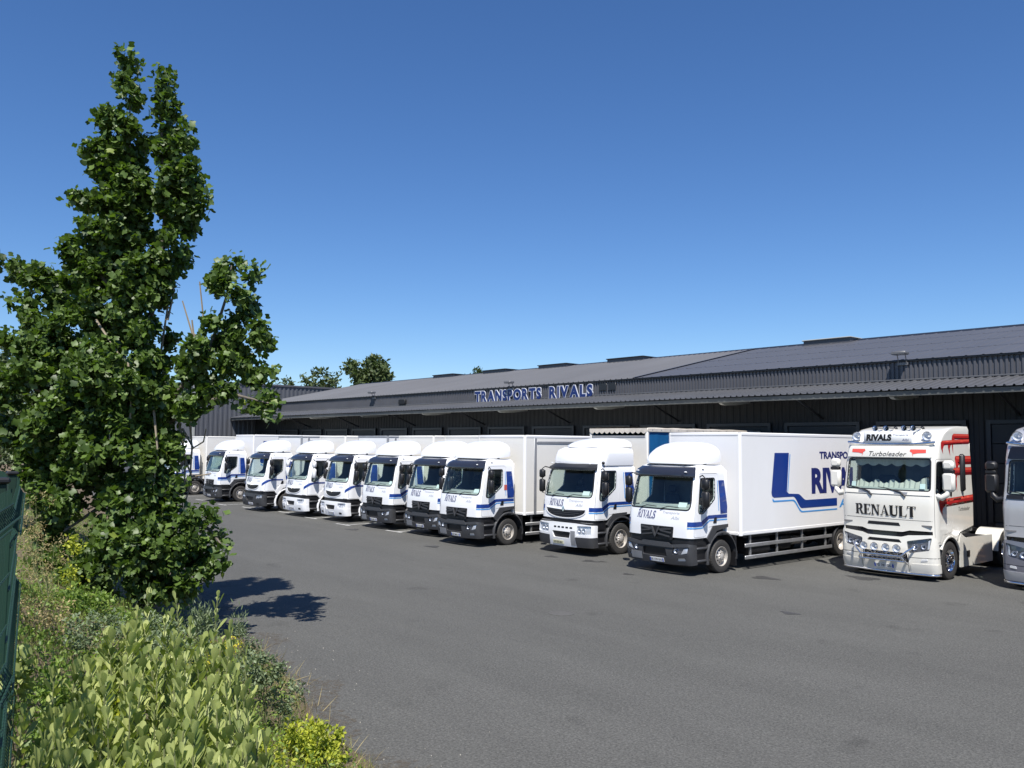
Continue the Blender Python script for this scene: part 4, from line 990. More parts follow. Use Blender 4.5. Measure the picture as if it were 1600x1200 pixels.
            kit.add("horn_shade", decal("horn_shade", S, [mp(low)], M['darkred'], off=.0042, step=.12), k)
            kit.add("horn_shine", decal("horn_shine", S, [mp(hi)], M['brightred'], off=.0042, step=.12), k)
        horn(.30, um - S.U(0), 3.41, 3.55, 3.22, .03); horn(.78, um - S.U(0), 3.43, 3.56, 3.17, .02); horn(1.00, um - S.U(0), 3.58, 3.74, 3.22, .0)
        horn(.95, um - S.U(0), 2.64, 2.86, 2.34); horn(1.20, um - S.U(0), 2.66, 2.84, 2.24); horn(1.30, um - S.U(0), 2.92, 3.16, 2.60)
        horn(.30, um - S.U(0), 1.84, 2.06, 1.66, .035)
        kit.add("script_lettering", font_decal("script_lettering", S, "Turboleader", U(1.45), 1.72, .72, .10, M['blacktext'], shear=.35) if s_ > 0 else decal("script_lettering", S, [mp(rect(U(1.45), U(1.5), 1.72, 1.73))], M['blacktext']))
    # bull bar with four spot lamps
    bb = MB(); Z = -.24
    bb.tube([(-.80, -.06, .86), (-.66, Z, .74), (-.52, Z - .02, .60), (.52, Z - .02, .60), (.66, Z, .74), (.80, -.06, .86)], .026, 8).tube([(-.62, -.06, .40), (-.60, Z + .05, .48), (-.52, Z - .01, .60)], .022, 8).tube([(.62, -.06, .40), (.60, Z + .05, .48), (.52, Z - .01, .60)], .022, 8).tube([(-.60, Z + .05, .47), (.60, Z + .05, .47)], .024, 8)
    for x in (-.43, -.15, .15, .43): bb.cyl((x, Z, .60), (x, Z, .72), .016, 6)
    bk = kit.add("bull_bar", bb.mesh("bull_bar", M['chrome'], 50))
    for x in (-.43, -.15, .15, .43): round_lamp(kit, (x, Z - .03, .80), .098, bk, depth=.10)
    # curtains behind the windscreen: scalloped pelmet and bunched lower cloth
    pm = MB(); rings = []
    for i in range(41):
        x = -.98 + 1.96 * i / 40; zb_ = 2.93 - .07 * abs(math.sin(i / 40 * math.pi * 6)); y = .46 + .015 * math.sin(i * 1.3)
        rings.append([(x, y, 3.04), (x, y + .02, zb_)])
    pm.loft(rings, False); kit.add("pelmet_curtain", pm.mesh("pelmet_curtain", M['curtain_cloth'], 60, fix=False))
    cl = MB(); rings = []
    for i in range(81):
        x = -.95 + 1.9 * i / 80; zt = 2.45 + .05 * math.sin(i * .35) + .10 * (i / 80) ** 3; y = .50 + .03 * math.sin(i * 1.1)
        rings.append([(x, y, zt), (x, y - .05, 2.37), (x, y - .08, 2.29)])
    cl.loft(rings, False); kit.add("bunched_curtain", cl.mesh("bunched_curtain", M['curtain_cloth'], 60, fix=False))
    for x in (-.98, .86): kit.add("paper_sheet", patch("paper_sheet", S, rect(x, x + .13, 2.31, 2.44), M['paper'], step=.2, off=-.02))

# ------------------------------------------------------------------ build the parked trucks
kD, kM, kMw, kMm, kP, kT, kG = Kit(), Kit(), Kit(), Kit(), Kit(), Kit(), Kit()
rigid_cab(kD, 'd'); kD2 = Kit(); rigid_cab(kD2, 'd', plate='DX 948 LV'); kD3 = Kit(); rigid_cab(kD3, 'd', plate='CZ 316 HM'); rigid_cab(kM, 'midlum', stripe='slash'); rigid_cab(kMw, 'midlum', bumper='white', stripe='slash'); rigid_cab(kMm, 'midlum', bumper='white', mirror_shell='white', stripe='slash'); rigid_cab(kP, 'premium', bumper='white')
tractor(kT, M['cream'], M['cream'], True)
tractor(kG, M['silver'], M['purple'], False)

bT10 = Kit(); cargo_box(bT10, 2.02, 9.4, .94, 3.73, M['boxwhite']); logo(bT10, 1.241, 3.46); chassis(bT10, 2.15, 9.4, 7.35, .435, .26)
bT8 = Kit(); cargo_box(bT8, 1.95, 9.6, .96, 3.66, M['boxcream'], M['boxwhite'], door_post=(2.45, 8.6)); chassis(bT8, 1.95, 9.6, 7.0, .435, .26)
bA = Kit(); cargo_box(bA, 1.95, 9.2, .95, 3.66, M['boxcream'], M['boxcream']); chassis(bA, 1.95, 9.2, 6.6, .435, .26)
bB = Kit(); cargo_box(bB, 1.95, 9.2, .95, 3.66, M['boxgrey'], M['greyframe'], door_post=(2.35, 8.0)); chassis(bB, 1.95, 9.2, 6.6, .435, .26)
bL = Kit(); cargo_box(bL, 1.95, 9.0, .95, 3.74, M['boxwhite']); logo(bL, 1.241, 2.35, text=False, up_=.22); chassis(bL, 1.95, 9.0, 6.8, .435, .26)
bP = Kit(); curtain_body(bP, 2.50, 9.0, 1.02, 3.92); chassis(bP, 2.5, 9.0, 6.6, .475, .28)
GRP = "white delivery trucks parked in a row at the loading docks"
def truck(name, x, y, rz, cab, body, label, cat="truck", group=GRP, skip=()):
    t = empty(name, (x, y, 0), R(rz)); tag(t, label, cat, group)
    cab.place(t, skip)
    if body: body.place(t)
    return t
truck("box_truck", -53.8, 18.6, 0.8, kD3, bA, "white box truck at the far left end, half hidden behind the tree", skip=())
truck("box_truck", -49.35, 19.6, 0, kMw, bA, "white box truck set back between the tree-hidden truck and its neighbour, only its windscreen showing")
truck("box_truck", -46.45, 18.4, -.6, kD2, bL, "white box truck with blue graphic on its box, just right of the tree")
truck("box_truck", -39.2, 17.6, .7, kM, bB, "small white truck with round grille and dark grey bumper")
truck("box_truck", -35.4, 17.85, -.5, kMm, bA, "small white truck with round grille, white bumper and white mirrors")
truck("box_truck", -32.15, 18.05, 0, kMw, bB, "small white truck with round grille, white bumper and black mirrors")
truck("box_truck", -28.5, 17.85, .6, kD2, bA, "white truck with angular black grille, right beside the small round-grille trucks")
truck("box_truck", -25.35, 17.85, -.4, kD3, bA, "white truck with angular black grille, partly covered by the cab to its right")
t8 = truck("box_truck", -22.3, 17.15, .4, kD2, bT8, "white truck with grey-framed cream box and a red label on its cab side")
truck("curtain_truck", -18.5, 18.4, 0, kP, bP, "white truck with high roof, wide smiling grille and blue curtain sides")
truck("box_truck", -14.32, 17.7, -1.5, kD, bT10, "nearest white box truck with large blue lettering on its long box side")
truck("tractor_unit", -10.12, 21.82, -1.0, kT, None, "cream tractor unit with red painted horns, sign box and chrome bull bar", "tractor unit", "tractor units at the right end of the row")
truck("tractor_unit", -6.30, 22.3, 0, kG, None, "grey tractor unit cut off by the right edge of the photo", "tractor unit", "tractor units at the right end of the row")
rl = MB(); rl.rbox(1.098, 1.104, 1.17, 1.29, 1.82, 2.0, .002); link("red_label", rl.mesh("red_label", M['redlabel']), t8)

# ------------------------------------------------------------------ ground, lot, bank
def asphalt_mat():
    mt, nt, b = new_mat("asphalt"); L = nt.links.new
    tc = N(nt, "ShaderNodeTexCoord")
    n1 = N(nt, "ShaderNodeTexNoise", i_Scale=0.12, i_Detail=5.0, i_Roughness=0.6); L(tc.outputs["Object"], n1.inputs["Vector"])
    mp = N(nt, "ShaderNodeMapping"); mp.inputs["Scale"].default_value = (.35, 1.6, 1); mp.inputs["Rotation"].default_value = (0, 0, .35); L(tc.outputs["Object"], mp.inputs[0])
    n2 = N(nt, "ShaderNodeTexNoise", i_Scale=0.5, i_Detail=6.0, i_Roughness=0.65); L(mp.outputs[0], n2.inputs["Vector"])
    n3 = N(nt, "ShaderNodeTexNoise", i_Scale=32.0, i_Detail=3.0); L(tc.outputs["Object"], n3.inputs["Vector"])
    v = N(nt, "ShaderNodeTexVoronoi", i_Scale=60.0); L(tc.outputs["Object"], v.inputs["Vector"])
    c1 = N(nt, "ShaderNodeMix", data_type='RGBA'); c1.inputs[6].default_value = (.079, .0785, .0725, 1); c1.inputs[7].default_value = (.102, .101, .093, 1); L(n1.outputs[0], c1.inputs[0])
    r2 = N(nt, "ShaderNodeMapRange"); r2.inputs[1].default_value = .35; r2.inputs[2].default_value = .7; r2.inputs[3].default_value = .90; r2.inputs[4].default_value = 1.06; L(n2.outputs[0], r2.inputs[0])
    r3 = N(nt, "ShaderNodeMapRange"); r3.inputs[1].default_value = .3; r3.inputs[2].default_value = .7; r3.inputs[3].default_value = .74; r3.inputs[4].default_value = 1.26; L(n3.outputs[0], r3.inputs[0])
    sp = N(nt, "ShaderNodeMapRange"); sp.inputs[1].default_value = 0.0; sp.inputs[2].default_value = 1.0; sp.inputs[3].default_value = .72; sp.inputs[4].default_value = 1.28; L(v.outputs["Color"], sp.inputs[0])
    m1 = N(nt, "ShaderNodeMath", operation='MULTIPLY'); L(r2.outputs[0], m1.inputs[0]); L(r3.outputs[0], m1.inputs[1])
    m2 = N(nt, "ShaderNodeMath", operation='MULTIPLY'); L(m1.outputs[0], m2.inputs[0]); L(sp.outputs[0], m2.inputs[1])
    # oil spots and tyre-darkened bays: blotches with a shape of their own
    n4 = N(nt, "ShaderNodeTexNoise", i_Scale=0.9, i_Detail=3.0); L(tc.outputs["Object"], n4.inputs["Vector"])
    r4 = N(nt, "ShaderNodeMapRange"); r4.inputs[1].default_value = .66; r4.inputs[2].default_value = .76; r4.inputs[3].default_value = 1.0; r4.inputs[4].default_value = .72; L(n4.outputs[0], r4.inputs[0])
    m3 = N(nt, "ShaderNodeMath", operation='MULTIPLY'); L(m2.outputs[0], m3.inputs[0]); L(r4.outputs[0], m3.inputs[1])
    mx = N(nt, "ShaderNodeVectorMath", operation='SCALE'); L(c1.outputs[2], mx.inputs[0]); L(m3.outputs[0], mx.inputs["Scale"])
    L(mx.outputs[0], b.inputs["Base Color"]); b.inputs["Roughness"].default_value = .85; b.inputs["Specular IOR Level"].default_value = .3
    bp = N(nt, "ShaderNodeBump", i_Strength=.5, i_Distance=.01); L(v.outputs["Distance"], bp.inputs["Height"]); L(bp.outputs[0], b.inputs["Normal"])
    return mt
M['asphalt'] = asphalt_mat()
M['soil'] = mat("dry_soil", (.16, .12, .075), .95, var=.5, scale=2.5, bump=.6, bscale=18)
M['field'] = mat("field_ground", (.10, .12, .045), .95, var=.4, scale=.05)
M['line'] = mat("worn_white_paint", (.62, .62, .60), .7, var=.85, scale=5.0, dirt=(.14, .14, .135))

def edge_y(x):                                                            # edge between asphalt and planted bank
    return 4.82 + .205 * (-7.7 - x) + .10 * np.sin(x * .9) + .05 * np.sin(x * 2.3 + 1)
def bank_z(x, y):
    hh = 1.55 - .55 * np.clip((-10 - np.asarray(x, float)) / 8, 0, 1)
    d = np.clip((edge_y(np.asarray(x, float)) - np.asarray(y, float)) / 3.5, 0, 1)
    return hh * d * d * (3 - 2 * d) + .05 * np.sin(np.asarray(x) * 2.1) * d + .04 * np.sin(np.asarray(y) * 3.3 + np.asarray(x)) * d
g = MB(); g.add([(-900, -900, -.03), (900, -900, -.03), (900, 900, -.03), (-900, 900, -.03)], [(0, 1, 2, 3)])
tag(link("ground", g.mesh("ground", M['field'])), kind="structure")
g = MB(); g.add([(-120, -4, 0), (60, -4, 0), (60, 70, 0), (-120, 70, 0)], [(0, 1, 2, 3)])
tag(link("asphalt_yard", g.mesh("asphalt_yard", M['asphalt'])), kind="structure")
nx, nd = 220, 40; bx_ = np.linspace(-90, 14, nx); bv = []; 
for x in bx_:
    for k in range(nd): 
        y = float(edge_y(x)) + .12 - 16 * (k / (nd - 1)) ** 1.6; bv.append((x, y, float(bank_z(x, y)) + (.012 if k else -.02)))
bf = [(i * nd + k, i * nd + k + 1, (i + 1) * nd + k + 1, (i + 1) * nd + k) for i in range(nx - 1) for k in range(nd - 1)]
tag(link("bank", mk_mesh("bank", bv, bf, M['soil'], smooth=True, fix=True)), kind="structure")
def dirt_mat():
    mt, nt, b = new_mat("edge_dirt"); L = nt.links.new; tc = N(nt, "ShaderNodeTexCoord"); n1 = N(nt, "ShaderNodeTexNoise", i_Scale=9.0, i_Detail=10.0, i_Roughness=.75); L(tc.outputs["Object"], n1.inputs["Vector"])
    r1 = N(nt, "ShaderNodeMapRange"); r1.inputs[1].default_value = .44; r1.inputs[2].default_value = .72; r1.inputs[4].default_value = .7; L(n1.outputs[0], r1.inputs[0]); L(r1.outputs[0], b.inputs["Alpha"])
    b.inputs["Base Color"].default_value = (.105, .080, .052, 1); b.inputs["Roughness"].default_value = .95; return mt
M['dirt'] = dirt_mat(); dv = []; df = []
for i, x in enumerate(np.linspace(-24, 6, 600)):
    e = float(edge_y(x)); w = .45 + .22 * math.sin(x * 1.7) + .18 * math.sin(x * 4.1 + 1) + .1 * math.sin(x * 9.3); dv += [(x, e - .1, .006), (x, e + .05 + w * .8 + rnd.uniform(-.12, .12), .006)]
    if i: df.append((2 * i - 2, 2 * i, 2 * i + 1, 2 * i - 1))
tag(link("edge_dirt", mk_mesh("edge_dirt", dv, df, M['dirt'])), kind="structure")
# painted bay lines with their short cross ends
bays = [-51.4, -47.9, -43.6, -41.0, -37.3, -33.8, -30.35, -26.9]
for k, x in enumerate(bays):
    y0 = 18.35 + .25 * math.sin(k * 2.1) - (.6 if x > -31 else 0)
    l = MB(); l.add([(x - .06, y0, .004), (x + .06, y0, .004), (x + .06, 27.5, .004), (x - .06, 27.5, .004)], [(0, 1, 2, 3)])
    l.add([(x - .75, y0 - .12, .004), (x + .35, y0 - .12, .004), (x + .35, y0 - .004, .004), (x - .75, y0 - .004, .004)], [(0, 1, 2, 3)])
    tag(link("bay_marking", l.mesh("bay_marking", M['line'], fix=False)), kind="structure")
M['oil'] = mat("oil_stain", (.030, .029, .028), .55, var=.6, scale=9, dirt=(.07, .068, .064))
for x, y, r_ in ((-16.9, 17.9, .16), (-16.6, 18.1, .08), (-12.0, 19.2, .22), (-10.4, 21.2, .25), (-22.4, 16.3, .18), (-18.3, 17.7, .14), (-6.0, 20.6, .3), (-9.2, 15.6, .12), (-28.6, 17.0, .2), (-14.6, 16.9, .1)):
    ph = rnd.uniform(0, 6); l = MB(); l.add([(x + r_ * (1 + .3 * math.sin(3 * t + ph) + .15 * math.sin(7 * t)) * math.cos(t) * 1.5, y + r_ * (1 + .3 * math.sin(3 * t + ph)) * math.sin(t), .005) for t in np.linspace(0, 2 * math.pi, 22)[:-1]], [tuple(range(21))])
    tag(link("oil_stain", l.mesh("oil_stain", M['oil'], fix=False)), kind="structure")
M['pebble'] = mat("pale_pebble", (.34, .32, .28), .8)
pb = MB()
for k in range(110):
    x = rng.uniform(-14, -2); y = float(edge_y(x)) + abs(rng.normal(0, .7)) + .1; r_ = float(rng.uniform(.003, .010)); pb.ball((x, y, r_ * .5), r_, 5, 3)
tag(link("gravel", pb.mesh("gravel", M['pebble'])), "loose pale grit on the asphalt along the planted edge", "gravel", kind="stuff")
# drain cover in the yard
M['iron'] = mat("cast_iron", (.10, .097, .09), .8, var=.3, scale=20)
dc = empty("drain_cover", (-12.1, 12.0, 0)); tag(dc, "round iron drain cover set in the open asphalt", "drain cover")
q = MB(); q.lathe([(0, .26), (.006, .26), (.006, .215)], (0, 0, 0), (0, 0, 1), 24); link("rim", q.mesh("rim", M['iron'], 40), dc)
q = MB(); q.cyl((0, 0, 0), (0, 0, .004), .212, 24); link("lid", q.mesh("lid", M['iron'], 40), dc)

# ------------------------------------------------------------------ warehouse
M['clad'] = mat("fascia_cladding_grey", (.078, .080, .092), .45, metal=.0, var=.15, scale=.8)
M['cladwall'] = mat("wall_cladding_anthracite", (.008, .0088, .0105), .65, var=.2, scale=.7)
M['roofa'] = mat("roof_sheet_weathered_grey", (.150, .151, .159), .55, var=.18, scale=.35, stretch=(1, .25, 1))
M['roofb'] = mat("roof_sheet_dark_grey", (.080, .082, .092), .5, var=.15, scale=.35, stretch=(1, .25, 1))
M['trim'] = mat("dark_trim", (.014, .015, .018), .4)
M['canopy'] = mat("canopy_sheet_grey", (.100, .103, .112), .45, var=.2, scale=.8)
M['under'] = mat("canopy_underside", (.10, .105, .10), .7, var=.2)
M['bracket'] = mat("bracket_grey", (.34, .35, .33), .6, var=.2)
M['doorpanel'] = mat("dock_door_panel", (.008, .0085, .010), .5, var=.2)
M['annex'] = mat("annex_cladding", (.085, .089, .102), .5, var=.12, scale=.6)
def corrugated(x0, x1, z0, z1, pitch, depth, fn, duty=.5):
    """trapezoid-profile sheet; fn(along, out, height)"""
    mb = MB(); n = int(round((x1 - x0) / pitch)); pr = []
    for i in range(n):
        a = x0 + i * pitch; s = pitch * .12
        pr += [(a, 0), (a + pitch * (1 - duty) - s, 0), (a + pitch * (1 - duty), depth), (a + pitch - s, depth)]
    pr.append((x0 + n * pitch, 0))
    mb.loft([[fn(a, o, z) for a, o in pr] for z in (z0, z1)], False); return mb
BX0, BX1, BY = -62.0, 14.0, 28.0
wh = empty("warehouse", (0, 0, 0)); tag(wh, "long dark grey metal warehouse with loading docks and shallow pitched roof", "warehouse")
def wpart(name, mb, mt, parent=wh, smooth=None, fix=True): return link(name, mb.mesh(name, mt, smooth, fix), parent)
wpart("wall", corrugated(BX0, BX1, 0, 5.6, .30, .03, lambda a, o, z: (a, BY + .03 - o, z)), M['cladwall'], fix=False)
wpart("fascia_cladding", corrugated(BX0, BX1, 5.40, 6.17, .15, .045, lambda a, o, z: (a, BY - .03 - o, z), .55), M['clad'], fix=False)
q = MB(); q.rbox(BX0, BX1, BY - .13, BY + .05, 6.17, 6.24, .015); wpart("eaves_trim", q, M['trim'])
rz = lambda y: 6.235 + (y - 27.85) * (8.25 - 6.235) / (37.2 - 27.85)
def roof(x0, x1, y0, y1, pitch, mt, rib=.035):
    mb = MB(); n = int((x1 - x0) / pitch); pr = []
    for i in range(n):
        a = x0 + i * pitch; pr += [(a, 0), (a + pitch * .80, 0), (a + pitch * .85, rib), (a + pitch * .95, rib)]
    pr.append((x1, 0))
    mb.loft([[(a, y, (rz(y) if y <= 37.21 else 2 * 8.25 - rz(y)) + o) for a, o in pr] for y in (y0, y1)], False)
    return wpart("roof", mb, mt, fix=False)
ra = roof(BX0, -23.67, 27.85, 37.2, .33, M['roofa']); rb_ = roof(-23.67, BX1, 27.85, 37.2, .50, M['roofb'], .014)
roof(BX0, BX1, 37.2, 52.0, .66, M['roofa'])
q = MB(); q.rbox(-23.72, -23.60, 27.85, 37.2, 6.0, 6.02, .005)
fl_ = MB(); fl_.add([(-23.74, 27.85, rz(27.85) + .05), (-23.60, 27.85, rz(27.85) + .05), (-23.60, 37.2, rz(37.2) + .05), (-23.74, 37.2, rz(37.2) + .05)], [(0, 1, 2, 3)]); wpart("roof_joint", fl_, M['clad'], ra, fix=False)
q = MB(); q.prism([(36.95, 8.20), (37.2, 8.31), (37.45, 8.20), (37.2, 8.28)], BX0, BX1, lambda a, b, h: (h, a, b)); wpart("ridge_cap", q, M['trim'], ra)
for y in (30.2, 32.6, 35.0):                                                # sheet lap joints
    q = MB(); q.add([(-23.6, y, rz(y) + .020), (BX1, y, rz(y) + .020), (BX1, y + .05, rz(y + .05) + .020), (-23.6, y + .05, rz(y + .05) + .020)], [(0, 1, 2, 3)]); wpart("sheet_lap", q, M['clad'], rb_, fix=False)
for x0, x1 in ((-20.6, -18.3), (-33.1, -30.4), (-39.0, -36.5), (-44.6, -42.2), (-50.4, -48.0), (-10.0, -7.6), (1.0, 3.4)):
    q = MB(); q.box(x0, x1, 36.5, 37.9, 8.0, 8.32); k = wpart("roof_vent", q, M['clad'])
    q = MB(); q.rbox(x0 - .06, x1 + .06, 36.42, 37.98, 8.32, 8.37, .02); wpart("vent_lid", q, M['bracket'] if x0 > -25 and x0 < -18 else M['trim'], k)
# gable ends and back so the block is closed
for x in (BX1 - .01,):
    q = MB(); q.prism([(BY, 0), (52, 0), (52, 5.0), (37.2, 8.2), (BY, 6.2)], x - .05, x, lambda a, b, h: (h, a, b)); wpart("gable_wall", q, M['cladwall'])
# canopy
cz = lambda y: 5.54 - (BY - y) * (5.54 - 5.13) / 2.0
CY = 26.0
mb = MB(); pr = []
n = int((BX1 - BX0) / .25)
for i in range(n):
    a = BX0 + i * .25; pr += [(a, 0), (a + .17, 0), (a + .19, .04), (a + .235, .04)]
pr.append((BX1, 0))
mb.loft([[(a, y, cz(y) + o) for a, o in pr] for y in (CY - .05, BY - .06)], False)
can = wpart("canopy", mb, M['canopy'], fix=False)
q = MB(); q.add([(BX0, CY + .0, cz(CY) - .03), (BX1, CY + .0, cz(CY) - .03), (BX1, BY - .05, cz(BY) - .10), (BX0, BY - .05, cz(BY) - .10)], [(0, 1, 2, 3)]); wpart("canopy_soffit", q, M['under'], can, fix=False)
q = MB(); q.rbox(BX0, BX1, CY + .02, CY + .10, cz(CY) - .20, cz(CY) - .035, .012); wpart("edge_beam", q, M['under'], can)
q = MB()
for i in range(0, n, 3): q.box(BX0 + i * .25 + .19, BX0 + i * .25 + .23, CY - .058, CY - .045, cz(CY) - .015, cz(CY) + .036)
wpart("sheet_end", q, M['trim'], can)
q = MB(); q.rbox(BX0, BX1, BY - .14, BY - .08, 5.55, 5.60, .01); wpart("flashing", q, M['canopy'], can)
for x in np.arange(-55.9, 13, 6.3):
    q = MB(); q.prism([(CY + .12, cz(CY) - .22), (CY + .12, cz(CY) - .06), (BY - .03, cz(BY) - .11), (BY - .03, cz(BY) - .55), (CY + 1.1, cz(CY) - .25), (CY + .5, cz(CY) - .28), (CY + .25, cz(CY) - .27)], x - .07, x + .07, lambda a, b, h: (h, a, b)); wpart("canopy_bracket", q, M['bracket'], can)
    xs = x + 3.0
    if xs < BX1: q = MB(); q.tube([(xs, CY + .15, cz(CY) - .12), (xs, BY - .02, 4.35)], .04, 8); wpart("canopy_strut", q, M['trim'], can)
# dock doors
pme = None
dfr = MB(); dfr.box(-1.42, -1.30, -.09, .0, 1.1, 4.22).box(1.30, 1.42, -.09, .0, 1.1, 4.22).box(-1.42, 1.42, -.09, .0, 4.10, 4.22); dfr = dfr.mesh("dock_door", M['trim'])
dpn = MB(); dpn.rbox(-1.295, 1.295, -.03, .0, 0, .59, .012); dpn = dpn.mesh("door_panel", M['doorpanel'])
dbf = MB(); dbf.rbox(-.12, .12, -.16, 0, 0, .35, .03); dbf = dbf.mesh("dock_bumper", M['rubber'])
for x in np.arange(-59.6, 12, 3.42):
    d = link("dock_door", dfr, wh, (x, BY - .012, 0))
    for k in range(5): link("door_panel", dpn, d, (0, -.012, 1.105 + k * .598))
    for s_ in (-1, 1): link("dock_bumper", dbf, d, (s_ * 1.1, -.02, .75))
# lettering on the fascia
sign = empty("fascia_sign", (0, BY - .14, 5.535)); tag(sign, "blue letters with white outlines standing on the warehouse fascia", "sign")
M['signblue'] = mat("sign_blue", (.008, .022, .12), .35); M['signwhite'] = mat("sign_white_edge", (.55, .57, .62), .5)
def sign_word(word, x0, x1, h):
    ws_ = []
    for ch in word:
        v, f = font_mesh(ch, .02); ws_.append(v[:, 0].max() - v[:, 0].min())
    gapw = .10; tot = sum(ws_) + gapw * (len(word) - 1); k = (x1 - x0) / tot; x = x0
    for ch, w in zip(word, ws_):
        for nm, off, ex, mt, y, g_ in (("letter", .045, .5, M['signblue'], -.010, 0.0), ("letter_outline", .09, .5, M['signwhite'], .0, .028)):
            v, f = font_mesh(ch, off, ex); lo = v.min(0); sz = np.maximum(v.max(0) - lo, 1e-6); t = (v - lo) / sz
            P = np.stack([-g_ + t[:, 0] * (w * k + 2 * g_), y + (.5 - t[:, 2]) * .04, -g_ + t[:, 1] * (h + 2 * g_)], -1)
            me = mk_mesh(nm, P, f, mt, fix=True)
            if nm == "letter": par = link(nm, me, sign, (x, 0, .0))
            else: link(nm, me, par)
        x += (w + gapw) * k
sign_word("TRANSPORTS", -34.66, -29.56, .56); sign_word("RIVALS", -28.98, -26.15, .56)
for x0 in (-25.8, -25.25):  # two small dark patches set on the fascia right of the lettering, built as thin slabs
    pn = empty("dark_patch", (x0, BY - .09, 5.78)); q = MB(); q.rbox(0, .46, -.02, .0, 0, .32, .01); q.box(.05, .41, 0, .03, .05, .25)
    b_ = link("patch_slab", q.mesh("patch_slab", M['trim'], 40), pn)
    tag(pn, "small dark patch on the fascia " + ("next to the last sign letter" if x0 < -25.5 else "farther from the sign letters"), "plate")
# floodlights
M['fixture'] = mat("floodlight_grey", (.16, .16, .165), .45, metal=.4)
fmesh = MB(); fmesh.rbox(-.24, .24, -.34, -.02, .28, .38, .02).tube([(-.13, 0, 0), (-.13, -.06, .22), (-.13, -.12, .30)], .016, 6).tube([(.13, 0, 0), (.13, -.06, .22), (.13, -.12, .30)], .016, 6); fmesh = fmesh.mesh("bracket", M['fixture'], 40)
fglass = MB(); fglass.rbox(-.20, .20, -.32, -.04, .268, .279, .003); fglass = fglass.mesh("lamp_glass", M['greyframe'])
fplate = MB(); fplate.rbox(-.18, .18, -.0, .02, -.06, .04, .006); fplate = fplate.mesh("mounting_plate", M['fixture'])
for x, lab in ((-12.2, "floodlight on the fascia above the tractor units"), (-31.76, "floodlight above the letters of the fascia sign"), (-44.7, "floodlight on the fascia left of the sign, next to a small grey box"), (-57.4, "floodlight at the far left end of the warehouse fascia")):
    o = empty("floodlight", (x, BY - .12, 6.12)); tag(o, lab, "floodlight", "floodlights along the warehouse fascia")
    link("lamp_housing", fmesh, o); link("lamp_glass", fglass, o); link("mounting_plate", fplate, o)
o = empty("wall_box", (-41.5, BY - .11, 5.62)); q = MB(); q.rbox(-.35, .35, -.12, .02, 0, .30, .03); link("cover", q.mesh("cover", M['cladwall'], 40), o); tag(o, "small dark grey box on the fascia left of the sign", "electrical box")
# annex: taller corrugated hall at the far left
an = empty("annex_hall", (0, 0, 0)); tag(an, "taller grey corrugated hall behind the tree at the far left", "hall")
link("wall", corrugated(23.3, 70, 0, 7.75, .36, .05, lambda a, o, z: (-62.06 + o - .05, a, z), .5).mesh("wall", M['annex'], fix=False), an)
link("wall", corrugated(-100, -62.1, 0, 7.75, .36, .05, lambda a, o, z: (a, 23.3 - o, z), .5).mesh("wall", M['annex'], fix=False), an)
q = MB(); q.rbox(-62.16, -62.0, 23.2, 70, 7.72, 7.86, .01).rbox(-100, -62.16, 23.2, 23.36, 7.72, 7.86, .01); link("roof_trim", q.mesh("roof_trim", M['clad']), an)
q = MB(); q.box(-100, -62.2, 23.4, 70, 7.6, 7.7); link("roof", q.mesh("roof", M['roofa']), an)
q = MB(); q.rbox(-62.14, -61.98, 23.18, 23.34, 0, 7.72, .01); link("corner_trim", q.mesh("corner_trim", M['bracket']), an)
# timber leaning behind the cream tractor
M['wood'] = mat("bare_timber", (.42, .22, .10), .7, var=.4, scale=6, stretch=(1, 8, 8))
tb = empty("timber_stack", (-6.9, 27.1, 0)); tag(tb, "stack of bare timber planks by the dock wall between the two tractor units", "timber")
pk = MB(); pk.rbox(-1.2, 1.2, -.1, .1, 0, .05, .006); pk = pk.mesh("plank", M['wood'])
for k in range(24):
    link("plank", pk, tb, (rnd.uniform(-.05, .05), (k % 3 - 1) * .215, (k // 3) * .17))
    if k % 3 == 0: 
        bmb = MB(); bmb.box(-1.0, -.9, -.31, .31, .051, .169).box(.9, 1.0, -.31, .31, .051, .169); link("batten", bmb.mesh("batten", M['wood']), tb, (0, 0, (k // 3) * .17))

# ------------------------------------------------------------------ vegetation
M['bark'] = mat("grey_bark", (.17, .145, .115), .9, var=.4, scale=8, bump=.5, bscale=25, stretch=(1, 1, .3))
M['stem'] = mat("green_stem", (.17, .19, .08), .8, var=.2, scale=10)
M['twig'] = mat("dry_twig", (.30, .25, .18), .9, var=.3, scale=10)
M['leaf'] = leaf_mat("tulip_tree_leaf", (.029, .058, .011), (.135, .212, .042), .48, .28, extra=(.95, (.17, .22, .04)))
M['leafb'] = leaf_mat("background_tree_leaf", (.035, .060, .016), (.095, .125, .040), .6, .2)
M['spoon'] = leaf_mat("grey_green_spoon_leaf", (.140, .185, .045), (.430, .465, .165), .55, .28)
M['yellow'] = leaf_mat("yellow_green_leaf", (.17, .23, .025), (.46, .47, .045), .55, .3)
M['flower'] = leaf_mat("yellow_flower", (.50, .42, .02), (.75, .66, .06), .6, .25)
M['sage'] = leaf_mat("sage_green_leaf", (.085, .125, .055), (.22, .27, .15), .55, .2)
M['fresh'] = leaf_mat("fresh_green_leaf", (.075, .14, .02), (.24, .33, .06), .5, .3)
M['dry'] = leaf_mat("dry_straw", (.22, .17, .07), (.46, .38, .19), .8, .2)
M['grass'] = leaf_mat("mixed_grass", (.09, .13, .03), (.32, .30, .10), .7, .2)

